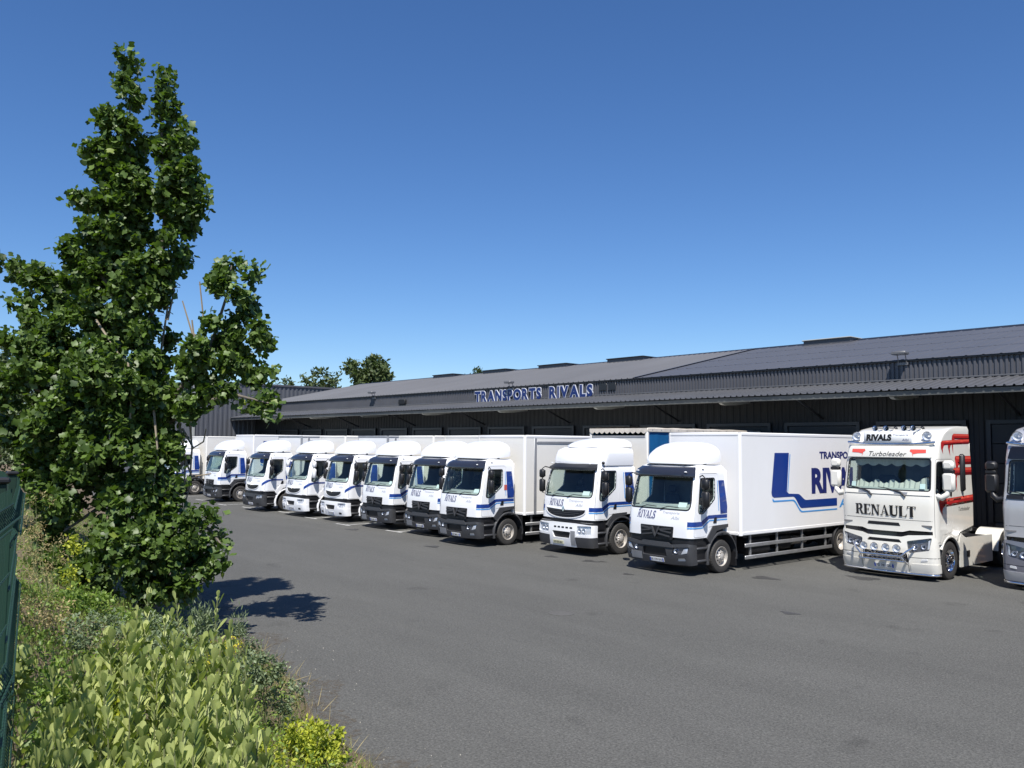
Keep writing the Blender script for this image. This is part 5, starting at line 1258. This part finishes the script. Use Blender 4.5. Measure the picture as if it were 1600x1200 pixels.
def outline_leaf(half, fold=.18, droop=.12):
    """leaf in the x (width) / y (length) plane from the right half of its outline, folded along the midrib"""
    mid = sorted({round(y, 4) for x, y in half}); pts = []; faces = []
    L_ = [(-x, y, abs(x) * fold - droop * y * y) for x, y in half]; R_ = [(x, y, abs(x) * fold - droop * y * y) for x, y in half]
    md = [(0, y, -droop * y * y) for x, y in half]; n = len(half)
    V = np.array(L_ + md + R_); 
    for i in range(n - 1): faces += [(i, n + i, n + i + 1), (i, n + i + 1, i + 1), (n + i, 2 * n + i, 2 * n + i + 1), (n + i, 2 * n + i + 1, n + i + 1)]
    return V, np.array(faces)
TULIP = outline_leaf([(.02, 0), (.36, .04), (.50, .22), (.34, .46), (.46, .80), (.22, .92), (.03, .80)])
SPOON = outline_leaf([(.02, 0), (.05, .2), (.16, .45), (.23, .68), (.20, .86), (.09, .98), (.01, 1.0)], .35, -.12)
OVAL = outline_leaf([(.01, 0), (.22, .3), (.25, .6), (.01, 1.0)], .25, .1)
NARROW = outline_leaf([(.01, 0), (.09, .3), (.07, .7), (.005, 1.0)], .2, .25)
BLADE = (np.array([(-.012, 0, 0), (.012, 0, 0), (-.010, .5, .05), (.010, .5, .05), (0, 1.0, .2)]), np.array([(0, 1, 3), (0, 3, 2), (2, 3, 4)]))

def leaf_mesh(name, tmpl, C, S, Nrm, Dir, mt, tone):
    """one mesh of many leaves: centre (stalk end), size, normal and pointing direction per leaf"""
    T, Fc = tmpl; n = len(C); k = len(T)
    y = Dir / (np.linalg.norm(Dir, axis=1, keepdims=True) + 1e-9); x = np.cross(y, Nrm); x /= np.linalg.norm(x, axis=1, keepdims=True) + 1e-9; z = np.cross(x, y)
    P = C[:, None, :] + S[:, None, None] * (T[None, :, 0:1] * x[:, None, :] + T[None, :, 1:2] * y[:, None, :] + T[None, :, 2:3] * z[:, None, :])
    F = (Fc[None] + (np.arange(n) * k)[:, None, None]).reshape(-1, 3)
    me = bpy.data.meshes.new(name); me.vertices.add(n * k); me.vertices.foreach_set("co", P.ravel().astype(np.float32))
    me.loops.add(len(F) * 3); me.loops.foreach_set("vertex_index", F.ravel().astype(np.int32)); me.polygons.add(len(F))
    me.polygons.foreach_set("loop_start", (np.arange(len(F)) * 3).astype(np.int32)); me.polygons.foreach_set("loop_total", np.full(len(F), 3, np.int32))
    at = me.attributes.new("leaf_tone", 'FLOAT', 'POINT'); at.data.foreach_set("value", np.repeat(tone, k).astype(np.float32))
    me.materials.append(mt); me.update(calc_edges=True); return me

def rand_dir(n): 
    v = rng.normal(size=(n, 3)); return v / np.linalg.norm(v, axis=1, keepdims=True)
def leaves_round(pts_c, size, up_bias=.6, out=None, droop=.2):
    n = len(pts_c); S = size * rng.uniform(.55, 1.35, n); Nn = rand_dir(n) + np.array([0, 0, up_bias]); D = rand_dir(n) + (out if out is not None else 0) - np.array([0, 0, droop]); 
    return S, Nn, D

def clump_points(clumps, per_m3, twig=.16, spread=.15, minn=20):
    """leaves gathered round random twig ends inside ellipsoids: (centre, rx, ry (depth), rz)"""
    C = []; O = []
    for c, rx, ry, rz_ in clumps:
        vol = 4.19 * rx * ry * rz_; nt_ = max(3, int(vol / (twig ** 3) * .06)); nl = max(minn, int(vol * per_m3))
        d = rand_dir(nt_); r = rng.uniform(.25, 1, nt_) ** .45; loc = d * r[:, None]
        A = np.stack([loc[:, 0] * rx, loc[:, 1] * ry, loc[:, 2] * rz_], -1)
        lat = np.array([rt.x, rt.y, rt.z]); dep = np.array([f0.x, f0.y, 0.0]); upv = np.array([0, 0, 1.0])
        tw = np.array(c) + A[:, 0:1] * lat + A[:, 1:2] * dep + A[:, 2:3] * upv
        ti = rng.integers(0, nt_, nl); off = rng.normal(size=(nl, 3)) * spread
        p = tw[ti] + off; C.append(p); o = p - np.array(c); O.append(o / (np.linalg.norm(o, axis=1, keepdims=True) + 1e-6))
    return np.vstack(C), np.vstack(O)

# ---- the big tulip tree on the bank
TD = 15.0; pm_ = TD / 1310
tbx, tby = cam_point(238, 800, TD).x, cam_point(238, 800, TD).y; tbz = float(bank_z(tbx, tby))
tree = empty("tulip_tree", (tbx, tby, tbz)); tag(tree, "tall dark green tree with two pointed leaders standing on the planted bank", "tree")
def tp(px, py, dd=0.0):
    p = cam_point(px, py, TD + dd); return Vector((p.x - tbx, p.y - tby, p.z - tbz))
q = MB(); q.tube([(0, 0, -.3), (0, 0, .5), tp(232, 760, .0), tp(225, 640, .1), tp(215, 520, .0), tp(205, 400, .05), tp(203, 260, 0), tp(203, 120, 0)], [.20, .17, .15, .12, .085, .05, .022, .006], 10)
link("trunk", q.mesh("trunk", M['bark'], 60), tree)
limbs = [[(222, 560, 0), (245, 450, .1), (258, 340, .15), (252, 200, .1), (246, 130, .1)], [(228, 690, 0), (280, 610, -.3), (330, 540, -.5), (355, 460, -.4), (362, 415, -.3)], [(228, 690, 0), (290, 640, -.6), (360, 615, -1.0), (420, 630, -1.2)],
         [(225, 640, .1), (170, 560, .4), (100, 470, .5), (30, 425, .5)], [(228, 700, .1), (150, 650, -.3), (60, 610, -.5), (10, 590, -.6)], [(232, 780, 0), (290, 800, -.4), (330, 830, -.7), (345, 850, -.8)], [(232, 780, 0), (160, 790, -.8), (100, 830, -1.2)],
         [(215, 520, 0), (170, 450, -.3), (135, 390, -.3)], [(232, 800, 0), (235, 840, -.9), (240, 870, -1.4)]]
for lb in limbs:
    q = MB(); n = len(lb); q.tube([tp(*p) for p in lb], [.055 * (1 - i / n) ** 1.3 + .005 for i in range(n)], 7); link("limb", q.mesh("limb", M['bark'], 60), tree)
bare = [[(250, 560, 0), (262, 480, 0), (255, 400, 0)], [(262, 500, 0), (272, 455, .1), (258, 420, .1)], [(300, 560, -.3), (318, 500, -.3), (312, 440, -.3)], [(305, 545, -.3), (300, 500, -.3)], [(330, 540, -.4), (300, 520, -.4), (285, 470, -.4)],
        [(280, 660, -.3), (290, 720, -.5), (285, 790, -.6)], [(285, 670, -.3), (302, 700, -.5), (318, 690, -.5), (322, 670, -.5)], [(278, 690, -.3), (300, 745, -.5), (330, 740, -.5)], [(282, 700, -.3), (274, 760, -.5), (268, 820, -.6)], [(295, 640, -.3), (300, 700, -.4), (296, 760, -.4), (286, 800, -.5)],
        [(200, 560, -1), (205, 640, -1.2), (195, 700, -1.2)], [(240, 640, -.9), (246, 700, -1.1), (240, 760, -1.1)], [(170, 620, -1.1), (172, 690, -1.3)], [(150, 500, -.6), (190, 560, -.9)]]
for lb in bare:
    q = MB(); n = len(lb); q.tube([tp(*p) for p in lb], [.016 * (1 - i / n) + .006 for i in range(n)], 5); link("bare_twig", q.mesh("bare_twig", M['twig'], 60), tree)
CL = [(204, 86, 5, 10, 0), (204, 100, 9, 14, 0), (203, 122, 14, 20, 0), (199, 155, 22, 30, 0), (178, 190, 22, 30, 0), (200, 215, 32, 45, 0), (160, 245, 30, 35, 0), (190, 285, 48, 45, .1), (148, 300, 26, 45, -.1), (185, 350, 55, 50, 0), (200, 330, 28, 55, .3), (190, 250, 22, 55, .2), (268, 300, 24, 60, .3), (232, 400, 28, 50, .1), (240, 450, 34, 40, .1), (160, 385, 45, 40, .1), (200, 420, 60, 48, 0),
      (246, 120, 5, 10, .1), (246, 136, 8, 14, .1), (248, 155, 11, 18, .1), (251, 185, 20, 36, .1), (272, 215, 18, 26, .1), (262, 255, 32, 40, .1), (288, 270, 22, 35, .1), (275, 315, 38, 45, .15), (305, 305, 14, 22, .1), (282, 370, 24, 32, .1), (262, 400, 22, 30, .1),
      (112, 390, 20, 26, -.3), (135, 430, 32, 35, -.3), (180, 470, 55, 45, -.2), (225, 480, 36, 50, 0), (20, 420, 32, 24, .5), (48, 424, 30, 18, .5), (72, 432, 32, 20, .5), (92, 440, 30, 20, .45), (105, 450, 36, 26, .4), (30, 465, 22, 14, .4), (75, 490, 40, 26, .2), (240, 545, 26, 45, 0),
      (365, 415, 22, 22, -.3), (390, 430, 18, 16, -.3), (345, 455, 24, 30, -.4), (372, 470, 28, 28, -.4), (350, 515, 30, 32, -.5), (395, 525, 30, 24, -.5), (330, 555, 42, 30, -.6), (375, 570, 38, 24, -.7), (300, 590, 34, 34, -.4), (345, 610, 38, 20, -.8), (395, 625, 28, 15, -1.0), (422, 638, 12, 12, -1.1), (300, 640, 30, 26, -.6), (405, 575, 22, 14, -.8),
      (130, 530, 75, 50, 0), (190, 560, 65, 60, -.4), (50, 545, 50, 40, .1), (10, 560, 30, 40, .2), (90, 610, 85, 55, -.4), (180, 640, 80, 60, -.7), (240, 630, 34, 60, -.4), (20, 640, 36, 50, -.2), (110, 690, 80, 50, -.6), (200, 715, 75, 50, -.9), (50, 690, 36, 34, -.4), (250, 710, 26, 50, -.6),
      (140, 770, 70, 42, -.8), (215, 790, 60, 40, -1.0), (90, 800, 36, 34, -.6), (120, 845, 44, 34, -1.0), (190, 850, 62, 40, -1.2), (255, 850, 48, 38, -1.2), (300, 820, 36, 28, -.9), (335, 840, 18, 26, -.9), (310, 870, 40, 28, -1.0), (240, 900, 50, 28, -1.3), (160, 890, 46, 30, -1.2), (300, 905, 36, 18, -1.1), (262, 760, 20, 18, -.9), (70, 755, 34, 36, -.5), (75, 845, 26, 36, -.8), (100, 895, 40, 26, -1.0), (200, 920, 60, 20, -1.4), (280, 915, 44, 16, -1.2), (60, 720, 40, 30, -.3), (170, 600, 60, 50, -1.0), (90, 660, 50, 40, -.9), (215, 860, 40, 40, -1.5), (335, 870, 18, 22, -1.0)]
parts = []
groups_ = [(0, 28, 0), (28, 40, 0), (40, 54, 0), (54, 68, 0), (68, len(CL), 0)]
for a, b, nm in groups_:
    cl = []
    for px, py, rx, ry, dd in CL[a:b]:
        if py < 320: px += 9 if px >= 240 else (-4 if px > 195 else 0)
        c = tp(px, py, dd); mm = .5 * (rx + ry) * pm_; cl.append((tuple(c), max(rx * pm_ - .035, .03), max(.12, min(mm * 1.0, .75)), max(ry * pm_ - .03, .05)))
    C, O = clump_points(cl, 3000 if a < 28 else (3600 if a == 40 else (3200 if a == 28 else 2200)), twig=.13, spread=.08, minn=70)
    S, Nn, D = leaves_round(C, .102, .55, O * .7, .35)
    tone = np.clip(rng.normal(.45, .22, len(C)), 0, 1)
    me = leaf_mesh("crown", TULIP, C, S, Nn + O * .35, D, M['leaf'], tone)
    tag(link("crown", me, tree), kind="stuff")

print('tree leaves', sum(len(o.data.polygons) for o in tree.children if o.name.startswith('crown')) // 24)
# ---- other trees
def simple_tree(name, label, group, base, h, clumps, mt, lsize, dens, tmpl=OVAL, trunk_r=.12, spread=.12):
    t = empty(name, base); tag(t, label, "tree", group)
    q = MB(); q.tube([(0, 0, -.2), (0, 0, h * .4), (.1, .05, h * .75)], [trunk_r, trunk_r * .7, trunk_r * .2], 8); link("trunk", q.mesh("trunk", M['bark'], 60), t)
    for c, rx, ry, rz_ in clumps[:5]:
        q = MB(); q.tube([(0, 0, h * .35), (c[0] * .5, c[1] * .5, (h * .4 + c[2]) / 2), c], [trunk_r * .45, trunk_r * .3, trunk_r * .08], 6); link("limb", q.mesh("limb", M['bark'], 60), t)
    C, O = clump_points(clumps, dens, twig=lsize * 1.5, spread=spread, minn=60)
    S, Nn, D = leaves_round(C, lsize, .4, O * .6)
    tag(link("crown", leaf_mesh("crown", tmpl, C, S, Nn + O * .4, D, mt, np.clip(rng.normal(.45, .25, len(C)), 0, 1)), t), kind="stuff")
    return t
def far_tree(label, dist, blobs, mt, lsize, dens):
    """blobs in photo pixels at `dist`; the trunk stands below their mean"""
    k = dist / 1310; mx = sum(b[0] for b in blobs) / len(blobs); top = min(b[1] - b[3] for b in blobs)
    bp = cam_point(mx, 650, dist); h = cam_point(mx, top, dist).z
    cl = []
    for px, py, rx, ry in blobs:
        c = cam_point(px, py, dist + rnd.uniform(-1, 1)); cl.append(((c.x - bp.x, c.y - bp.y, c.z), rx * k, .5 * (rx + ry) * k, ry * k))
    return simple_tree("background_tree", label, "trees beyond the warehouse", (bp.x, bp.y, 0), h, cl, mt, lsize, dens, trunk_r=.25, spread=lsize * .6)
far_tree("tallest leafy tree rising behind the left part of the warehouse roof", 95, [(585, 570, 16, 17), (600, 585, 14, 14), (562, 578, 12, 14), (549, 572, 8, 10), (575, 592, 22, 12), (555, 592, 14, 10), (600, 600, 12, 8), (578, 610, 26, 14), (572, 582, 16, 18), (590, 592, 18, 14)], M['leafb'], .5, 85)
far_tree("small pale tree above the annex wall, left of the tallest background tree", 105, [(497, 590, 14, 9), (485, 597, 12, 9), (508, 600, 12, 10), (495, 608, 22, 10)], M['leafb'], .5, 50)
far_tree("thin loose tree just left of the tallest background tree", 110, [(523, 592, 6, 8), (522, 602, 8, 10), (526, 612, 10, 8)], M['leafb'], .42, 30)
far_tree("low tree crown at the annex roof edge right of the big tree", 120, [(440, 601, 8, 6), (450, 606, 10, 6), (428, 606, 12, 6), (405, 602, 14, 8)], M['leafb'], .5, 50)
far_tree("round tree top peeking over the warehouse ridge behind the sign", 120, [(745, 583, 14, 6), (733, 588, 14, 8), (757, 588, 14, 8), (745, 600, 26, 12)], M['leafb'], .46, 30)
# fine-leaved tree left behind the tulip tree
b0 = cam_point(-30, 720, 21); k_ = 21 / 1310
def lt(px, py, dd): p = cam_point(px, py, 21 + dd); return (p.x - b0.x, p.y - b0.y, p.z - float(bank_z(b0.x, b0.y)))
simple_tree("bank_tree", "fine-leaved green tree at the left edge behind the dark tree", None, (b0.x, b0.y, float(bank_z(b0.x, b0.y))), 4.2,
            [(lt(px, py, dd), rx * k_, .6 * (rx + ry) * k_, ry * k_) for px, py, rx, ry, dd in ((-30, 570, 60, 40, 0), (20, 580, 50, 40, .3), (60, 620, 50, 40, .4), (0, 650, 70, 40, 0), (40, 690, 60, 40, .3), (-60, 640, 60, 50, 0), (90, 690, 40, 40, .6), (10, 720, 60, 40, .3), (-70, 600, 70, 60, .6), (-20, 620, 60, 60, .8), (-50, 700, 70, 50, .5), (30, 650, 50, 50, .9))], M['leafb'], .10, 420, OVAL, .10, .09)

# ---- spoon-leaved shrubs in the foreground (large leaves as parts)
spoon_me = []
for k in range(5):
    tn = np.array([.15 + .18 * k]); spoon_me.append(leaf_mesh("leaf", SPOON, np.zeros((1, 3)), np.ones(1), np.array([[0, 0, 1.0]]), np.array([[0, 1.0, 0]]), M['spoon'], tn))
def stem_leaves(base, tip, n, size):
    """pairs of upright leaves along a stem; returns lists"""
    out = []; ax = (tip - base); L_ = ax.length; ax.normalize(); a = ax.orthogonal().normalized(); b = ax.cross(a); ph = rnd.uniform(0, 6)
    for i in range(n):
        t = 1 - (i / n) ** 1.05 * .75; ang = ph + (i % 2) * math.pi + (i // 2) * 1.5708 + rnd.uniform(-.3, .3)
        o = a * math.cos(ang) + b * math.sin(ang); lean = .35 + .75 * min(1, i / 8) + rnd.uniform(-.15, .15)
        d = (ax + o * lean).normalized(); nrm = (ax * lean - o).normalized() if rnd.random() < .85 else -o
        s = size * (.55 + .45 * min(1, (i + 1) / 4)) * rnd.uniform(.6, 1.25)
        out.append((base + (tip - base) * t, s, d, nrm))
    return out
tips = []
for px, py, d in ((340, 935, 5.0), (275, 940, 5.2), (268, 965, 5.1), (232, 925, 5.4), (215, 960, 5.2), (120, 1050, 4.6), (85, 1055, 4.4), (135, 1065, 4.5)): tips.append((px, py, d))
for k in range(205):
    d = rnd.choice([4.9, 4.6, 4.3, 4.0, 3.7, 3.4, 3.1]) + rnd.uniform(-.15, .15); f = (5.0 - d) / 2.0
    x0 = 150 - 200 * f; x1 = 372 + 60 * f
    px = rnd.uniform(x0, x1)
    if (px < 120 and d > 3.8) or px < 35: continue
    py = 985 + 200 * f + rnd.uniform(-20, 55) + (70 * max(0, (190 - px) / 190) if f < .5 else 0); tips.append((px, py, d))
shr = {}
for px, py, d in tips:
    tip = cam_point(px, py, d); gx, gy = tip.x + rnd.uniform(-.12, .12), tip.y + rnd.uniform(-.12, .12); gz = float(bank_z(gx, gy))
    if tip.z < gz + .2: continue
    key = int((px + 60) // 90); key = min(key, 5)
    shr.setdefault((key, 0 if d > 4.2 else 1), []).append((Vector((gx, gy, gz - .05)), tip, d, px, py))
side = ["far left by the fence", "left", "left of the middle", "in the middle", "right of the middle", "at the right end"]
for (key, near), sts in sorted(shr.items()):
    b0_ = sum((s[0] for s in sts), Vector()) / len(sts)
    rr = empty("spoon_leaf_shrub", b0_); tag(rr, "grey-green spoon-leaved shrub %s of the foreground clump, %s row" % (side[key], "front" if near else "back"), "shrub", "spoon-leaved shrubs in the foreground")
    C, S, D, Nn = [], [], [], []; st = MB(); solo = 0
    cap = 28
    for base, tip, d, px, py in sts:
        st = MB(); st.tube([base - b0_, (base + tip) / 2 - b0_ + Vector((rnd.uniform(-.03, .03), rnd.uniform(-.03, .03), 0)), tip - b0_], [.006, .005, .003], 5); link("stem", st.mesh("stem", M['stem'], 60), rr)
        for j, (c, s, dd, nn) in enumerate(stem_leaves(base, tip, 30, .084)):
            if j < 4 and solo < cap:
                y = dd.normalized(); x = y.cross(nn).normalized(); z = x.cross(y)
                o = link("leaf", spoon_me[rnd.randrange(5)], rr); mt_ = Matrix((x, y, z)).transposed().to_4x4() @ Matrix.Scale(s, 4); mt_.translation = c - b0_; o.matrix_local = mt_; solo += 1
            else: C.append(c - b0_); S.append(s); D.append(dd); Nn.append(nn)
    C, D, Nn = (np.array([tuple(v) for v in a]) for a in (C, D, Nn))
    tag(link("foliage", leaf_mesh("foliage", SPOON, C, np.array(S), Nn, D, M['spoon'], np.clip(rng.normal(.5, .36, len(C)), 0, 1)), rr), kind="stuff")

# ---- smaller shrubs and weeds on the bank
def shrub(name, label, group, px, py, d, rx, ry, mt, lsize, dens, tmpl=OVAL, up_=.4, dirs=.3, cat="shrub", n=5, flower=0):
    k = d / 1310; c = cam_point(px, py, d); gz = float(bank_z(c.x, c.y)); o = empty(name, (c.x, c.y, gz)); tag(o, label, cat, group)
    cl = []
    for i in range(n):
        a = rnd.uniform(-.6, .6) * rx; b = rnd.uniform(-.55, .55) * ry; p = cam_point(px + a, py + b, d + rnd.uniform(-.6, .6) * rx * k); cl.append(((p.x - c.x, p.y - c.y, p.z - gz), rx * k * .6, rx * k * .6, ry * k * .6))
    C, O = clump_points(cl, dens, twig=lsize * 2, spread=lsize * .9, minn=80)
    C[:, 2] = np.maximum(C[:, 2], .0 + bank_z(C[:, 0] + c.x, C[:, 1] + c.y) - gz + .01)
    S, Nn, D = leaves_round(C, lsize, .5, O * .5 + np.array([0, 0, dirs]))
    q = MB()
    for i in range(9): q.tube([(rnd.uniform(-.1, .1), rnd.uniform(-.1, .1), -.05), tuple(C[rnd.randrange(len(C))])], [.005, .002], 5)
    tag(link("stem", q.mesh("stem", M['stem'], 60), o), kind="stuff")
    tag(link("foliage", leaf_mesh("foliage", tmpl, C, S, Nn, D, mt, np.clip(rng.normal(.5, .28, len(C)), 0, 1)), o), kind="stuff")
    if flower:
        i = rng.integers(0, len(C), flower); P = C[i] + rng.normal(size=(flower, 3)) * .02 + np.array([0, 0, .02]); S, Nn, D = leaves_round(P, lsize * .9, .9)
        tag(link("flower", leaf_mesh("flower", OVAL, P, S, Nn, D, M['flower'], rng.uniform(0, 1, flower)), o), kind="stuff")
shrub("yellow_shrub", "bright yellow-green shrub at the bottom by the asphalt edge", None, 488, 1165, 8.5, 72, 46, M['yellow'], .045, 9000, OVAL, n=7)
shrub("yellow_shrub", "lower yellow-green shrub at the bottom edge left of the bright one", None, 425, 1190, 7.6, 40, 34, M['yellow'], .045, 7000, OVAL)
shrub("sage_shrub", "small-leaved grey-green shrub leaning over the asphalt edge", None, 412, 1065, 9.2, 46, 46, M['sage'], .04, 7000, OVAL, n=6)
shrub("sage_shrub", "small-leaved grey-green shrub below the tree trunk", None, 225, 985, 8.6, 50, 48, M['sage'], .038, 6500, OVAL, n=6)
shrub("sage_shrub", "dull green twiggy shrub left of the shrub below the trunk", None, 150, 1010, 7.6, 52, 52, M['sage'], .036, 6000, OVAL, n=6)
shrub("sage_shrub", "small pale shrub at the asphalt edge just above the yellow shrub", None, 440, 1105, 9.2, 36, 36, M['sage'], .04, 6500, OVAL, n=6)
shrub("sage_shrub", "small green shrub at the asphalt edge beside the flowering weed", None, 385, 1030, 10.0, 30, 30, M['sage'], .036, 7000, OVAL, n=5)
shrub("flowering_weed", "yellow flowering weed behind the spoon-leaved shrubs", None, 355, 1020, 9.6, 30, 34, M['yellow'], .03, 7000, NARROW, flower=260)
shrub("flowering_weed", "pale yellow weed left of the flowering one, behind the shrubs", None, 305, 1030, 9.2, 26, 34, M['yellow'], .03, 6000, NARROW, flower=120)
shrub("leafy_weed", "fresh green weed patch beside the fence", None, 95, 1085, 5.6, 52, 50, M['fresh'], .042, 6500, OVAL, n=7)
shrub("leafy_weed", "yellow-green weed patch between the fence weeds and the grey-green shrub", None, 180, 1075, 6.2, 50, 50, M['fresh'], .04, 6000, OVAL, n=6, flower=60)
shrub("leafy_weed", "yellow-green weed low beside the fence foot, left of the spoon-leaved shrubs", None, 100, 1150, 4.6, 48, 44, M['fresh'], .05, 6500, OVAL, n=7)
shrub("leafy_weed", "pale yellow weed poking out among the left spoon-leaved shrubs", None, 150, 1120, 4.4, 40, 40, M['yellow'], .035, 5500, OVAL, n=5)
shrub("leafy_weed", "green narrow-leaved weed among the right spoon-leaved shrubs", None, 350, 1110, 5.2, 32, 44, M['fresh'], .05, 6000, NARROW, n=6, dirs=.9)
shrub("sage_shrub", "small-leaved bush between the spoon-leaved shrubs and the flowering weeds", None, 275, 1020, 6.4, 36, 36, M['sage'], .036, 6500, OVAL, n=6)
shrub("leafy_weed", "green leafy sprout in front of the fence panel", None, 22, 1050, 4.6, 18, 22, M['spoon'], .06, 5000, OVAL, n=3)
shrub("dry_bush", "dry straw-coloured bush beside the fence below the tree", None, 70, 880, 9.5, 38, 70, M['dry'], .035, 3500, NARROW, n=7)
shrub("dry_bush", "brownish dry bush lower down beside the fence", None, 75, 965, 8.2, 40, 44, M['dry'], .032, 3500, OVAL, n=6)
shrub("dry_bush", "tall straw-coloured bush behind the fence corner, under the tree", None, 62, 815, 12.0, 30, 46, M['dry'], .045, 2600, NARROW, n=6)
shrub("leafy_weed", "green scrub in the gap between the fence and the tree", None, 75, 760, 15.0, 50, 40, M['fresh'], .06, 1500, OVAL, n=6)
shrub("yellowing_sapling", "yellow leaved sapling in front of the tree skirt", None, 118, 872, 12.2, 13, 42, M['yellow'], .055, 2500, OVAL, n=4)
shrub("leafy_weed", "green undergrowth at the foot of the tree near the sapling", None, 130, 945, 10.0, 60, 26, M['fresh'], .05, 4200, OVAL, n=6)
shrub("feathery_weed", "tall feathery green weed standing before the tree shadow", None, 317, 985, 9.4, 8, 46, M['sage'], .07, 9000, NARROW, dirs=1.2, n=7, cat="weed")
shrub("feathery_weed", "thin feathery weed at the asphalt edge right of the taller one", None, 374, 985, 9.8, 6, 40, M['sage'], .05, 8000, NARROW, dirs=1.2, n=6, cat="weed")
# grass and low weeds over the whole bank
def scatter(n, xr, dr):
    x = rng.uniform(*xr, n); d = rng.uniform(*dr, n); y = edge_y(x) - d; return np.stack([x, y, bank_z(x, y)], -1)
P = np.vstack([scatter(26000, (-13, -2), (-.05, 5)), scatter(30000, (-40, -11), (0, 9))])
S = rng.uniform(.06, .20, len(P)); D = rng.normal(size=P.shape) * .35 + np.array([0, 0, 1.0]); Nn = rand_dir(len(P))
tag(link("grass", leaf_mesh("grass", (BLADE[0] * np.array([1.6, 1, 1]), BLADE[1]), P, S, Nn, D, M['grass'], np.clip(rng.normal(.5, .3, len(P)), 0, 1))), "dry and green grass covering the bank", "grass", kind="stuff")
P = np.vstack([scatter(30000, (-13, -2), (.1, 5)), scatter(42000, (-36, -11), (.2, 10))]); P[:, 2] += rng.uniform(0, .18, len(P))
S, Nn, D = leaves_round(P, .045, .8); tag(link("ground_cover", leaf_mesh("ground_cover", OVAL, P, S, Nn, D, M['fresh'], np.clip(rng.normal(.4, .3, len(P)), 0, 1))), "low green ground cover on the bank", "ground cover", kind="stuff")
P = scatter(500, (-13.5, -5), (-.25, .5)); S = rng.uniform(.08, .30, len(P)); D = rng.normal(size=P.shape) * .6 + np.array([0, .25, 1.0])
tag(link("dry_grass", leaf_mesh("dry_grass", BLADE, P, S, rand_dir(len(P)), D, M['dry'], rng.uniform(0, 1, len(P)))), "wisps of dry grass along the asphalt edge", "grass", kind="stuff")

# ------------------------------------------------------------------ green mesh fence
M['fence'] = mat("green_fence_coating", (.004, .028, .015), .75, var=.2, scale=8)
M['wire'] = mat("green_wire_coating", (.006, .042, .024), .7, var=.2, scale=8)
fen = empty("mesh_fence", (0, 0, 0)); tag(fen, "dark green welded mesh fence with square posts at the left edge", "fence")
FP = [(-140, 772, 1.9), (-2, 756, 3.3), (19, 742, 5.8), (-34, 716, 8.8), (-100, 706, 11.6), (-160, 702, 14.5)]
fpts = [cam_point(*p) for p in FP]
for i, p in enumerate(fpts):
    q = MB(); gz = float(bank_z(p.x, p.y)) - .3; q.rbox(p.x - .025, p.x + .025, p.y - .025, p.y + .025, gz, p.z, .004); po = link("post", q.mesh("post", M['fence']), fen)
    q = MB(); q.rbox(p.x - .036, p.x + .036, p.y - .036, p.y + .036, p.z, p.z + .025, .008); link("post_cap", q.mesh("post_cap", M['black']), po)
for i in range(len(fpts) - 1):
    a, b = fpts[i].copy(), fpts[i + 1].copy(); d = b - a; d.z = 0; L_ = d.length; d.normalize(); nr = Vector((d.y, -d.x, 0))
    if nr.dot(Vector((0, 1, 0))) < 0: nr = -nr                              # panel on the yard side of the posts
    top = min(a.z, b.z) - .02 if i else b.z - .02; H = 1.93; folds = [.05, .62, 1.2, 1.82]; q = MB()
    def off(h): return max([.03 * max(0, 1 - abs(h - f) / .05) for f in folds])
    hs_ = sorted({0, H} | {round(f + e, 3) for f in folds for e in (-.05, 0, .05) if 0 <= f + e <= H})
    s = 0.0
    while s <= L_:
        q.tube([a + d * s + nr * (.045 + off(h)) + Vector((0, 0, top - a.z - H + h)) for h in hs_], .0030, 4); s += .05
    for h in sorted({*[round(.2 * k, 2) for k in range(9)], *folds, *[f + .05 for f in folds], *[f - .05 for f in folds if f > .1]}):
        if h > H: continue
        z = Vector((0, 0, top - a.z - H + h)); q.tube([a + nr * (.052 + off(h)) + z, a + d * L_ + nr * (.052 + off(h)) + z], .0045, 5)
    link("mesh_panel", q.mesh("mesh_panel", M['wire'], fix=False), fen)
    for pp in (a, b):
        for h in ():
            q2 = MB(); c = pp + nr * .045; q2.rbox(c.x - .025, c.x + .025, c.y - .025, c.y + .025, top - H + h, top - H + h + .04, .005); link("clip", q2.mesh("clip", M['black']), fen)
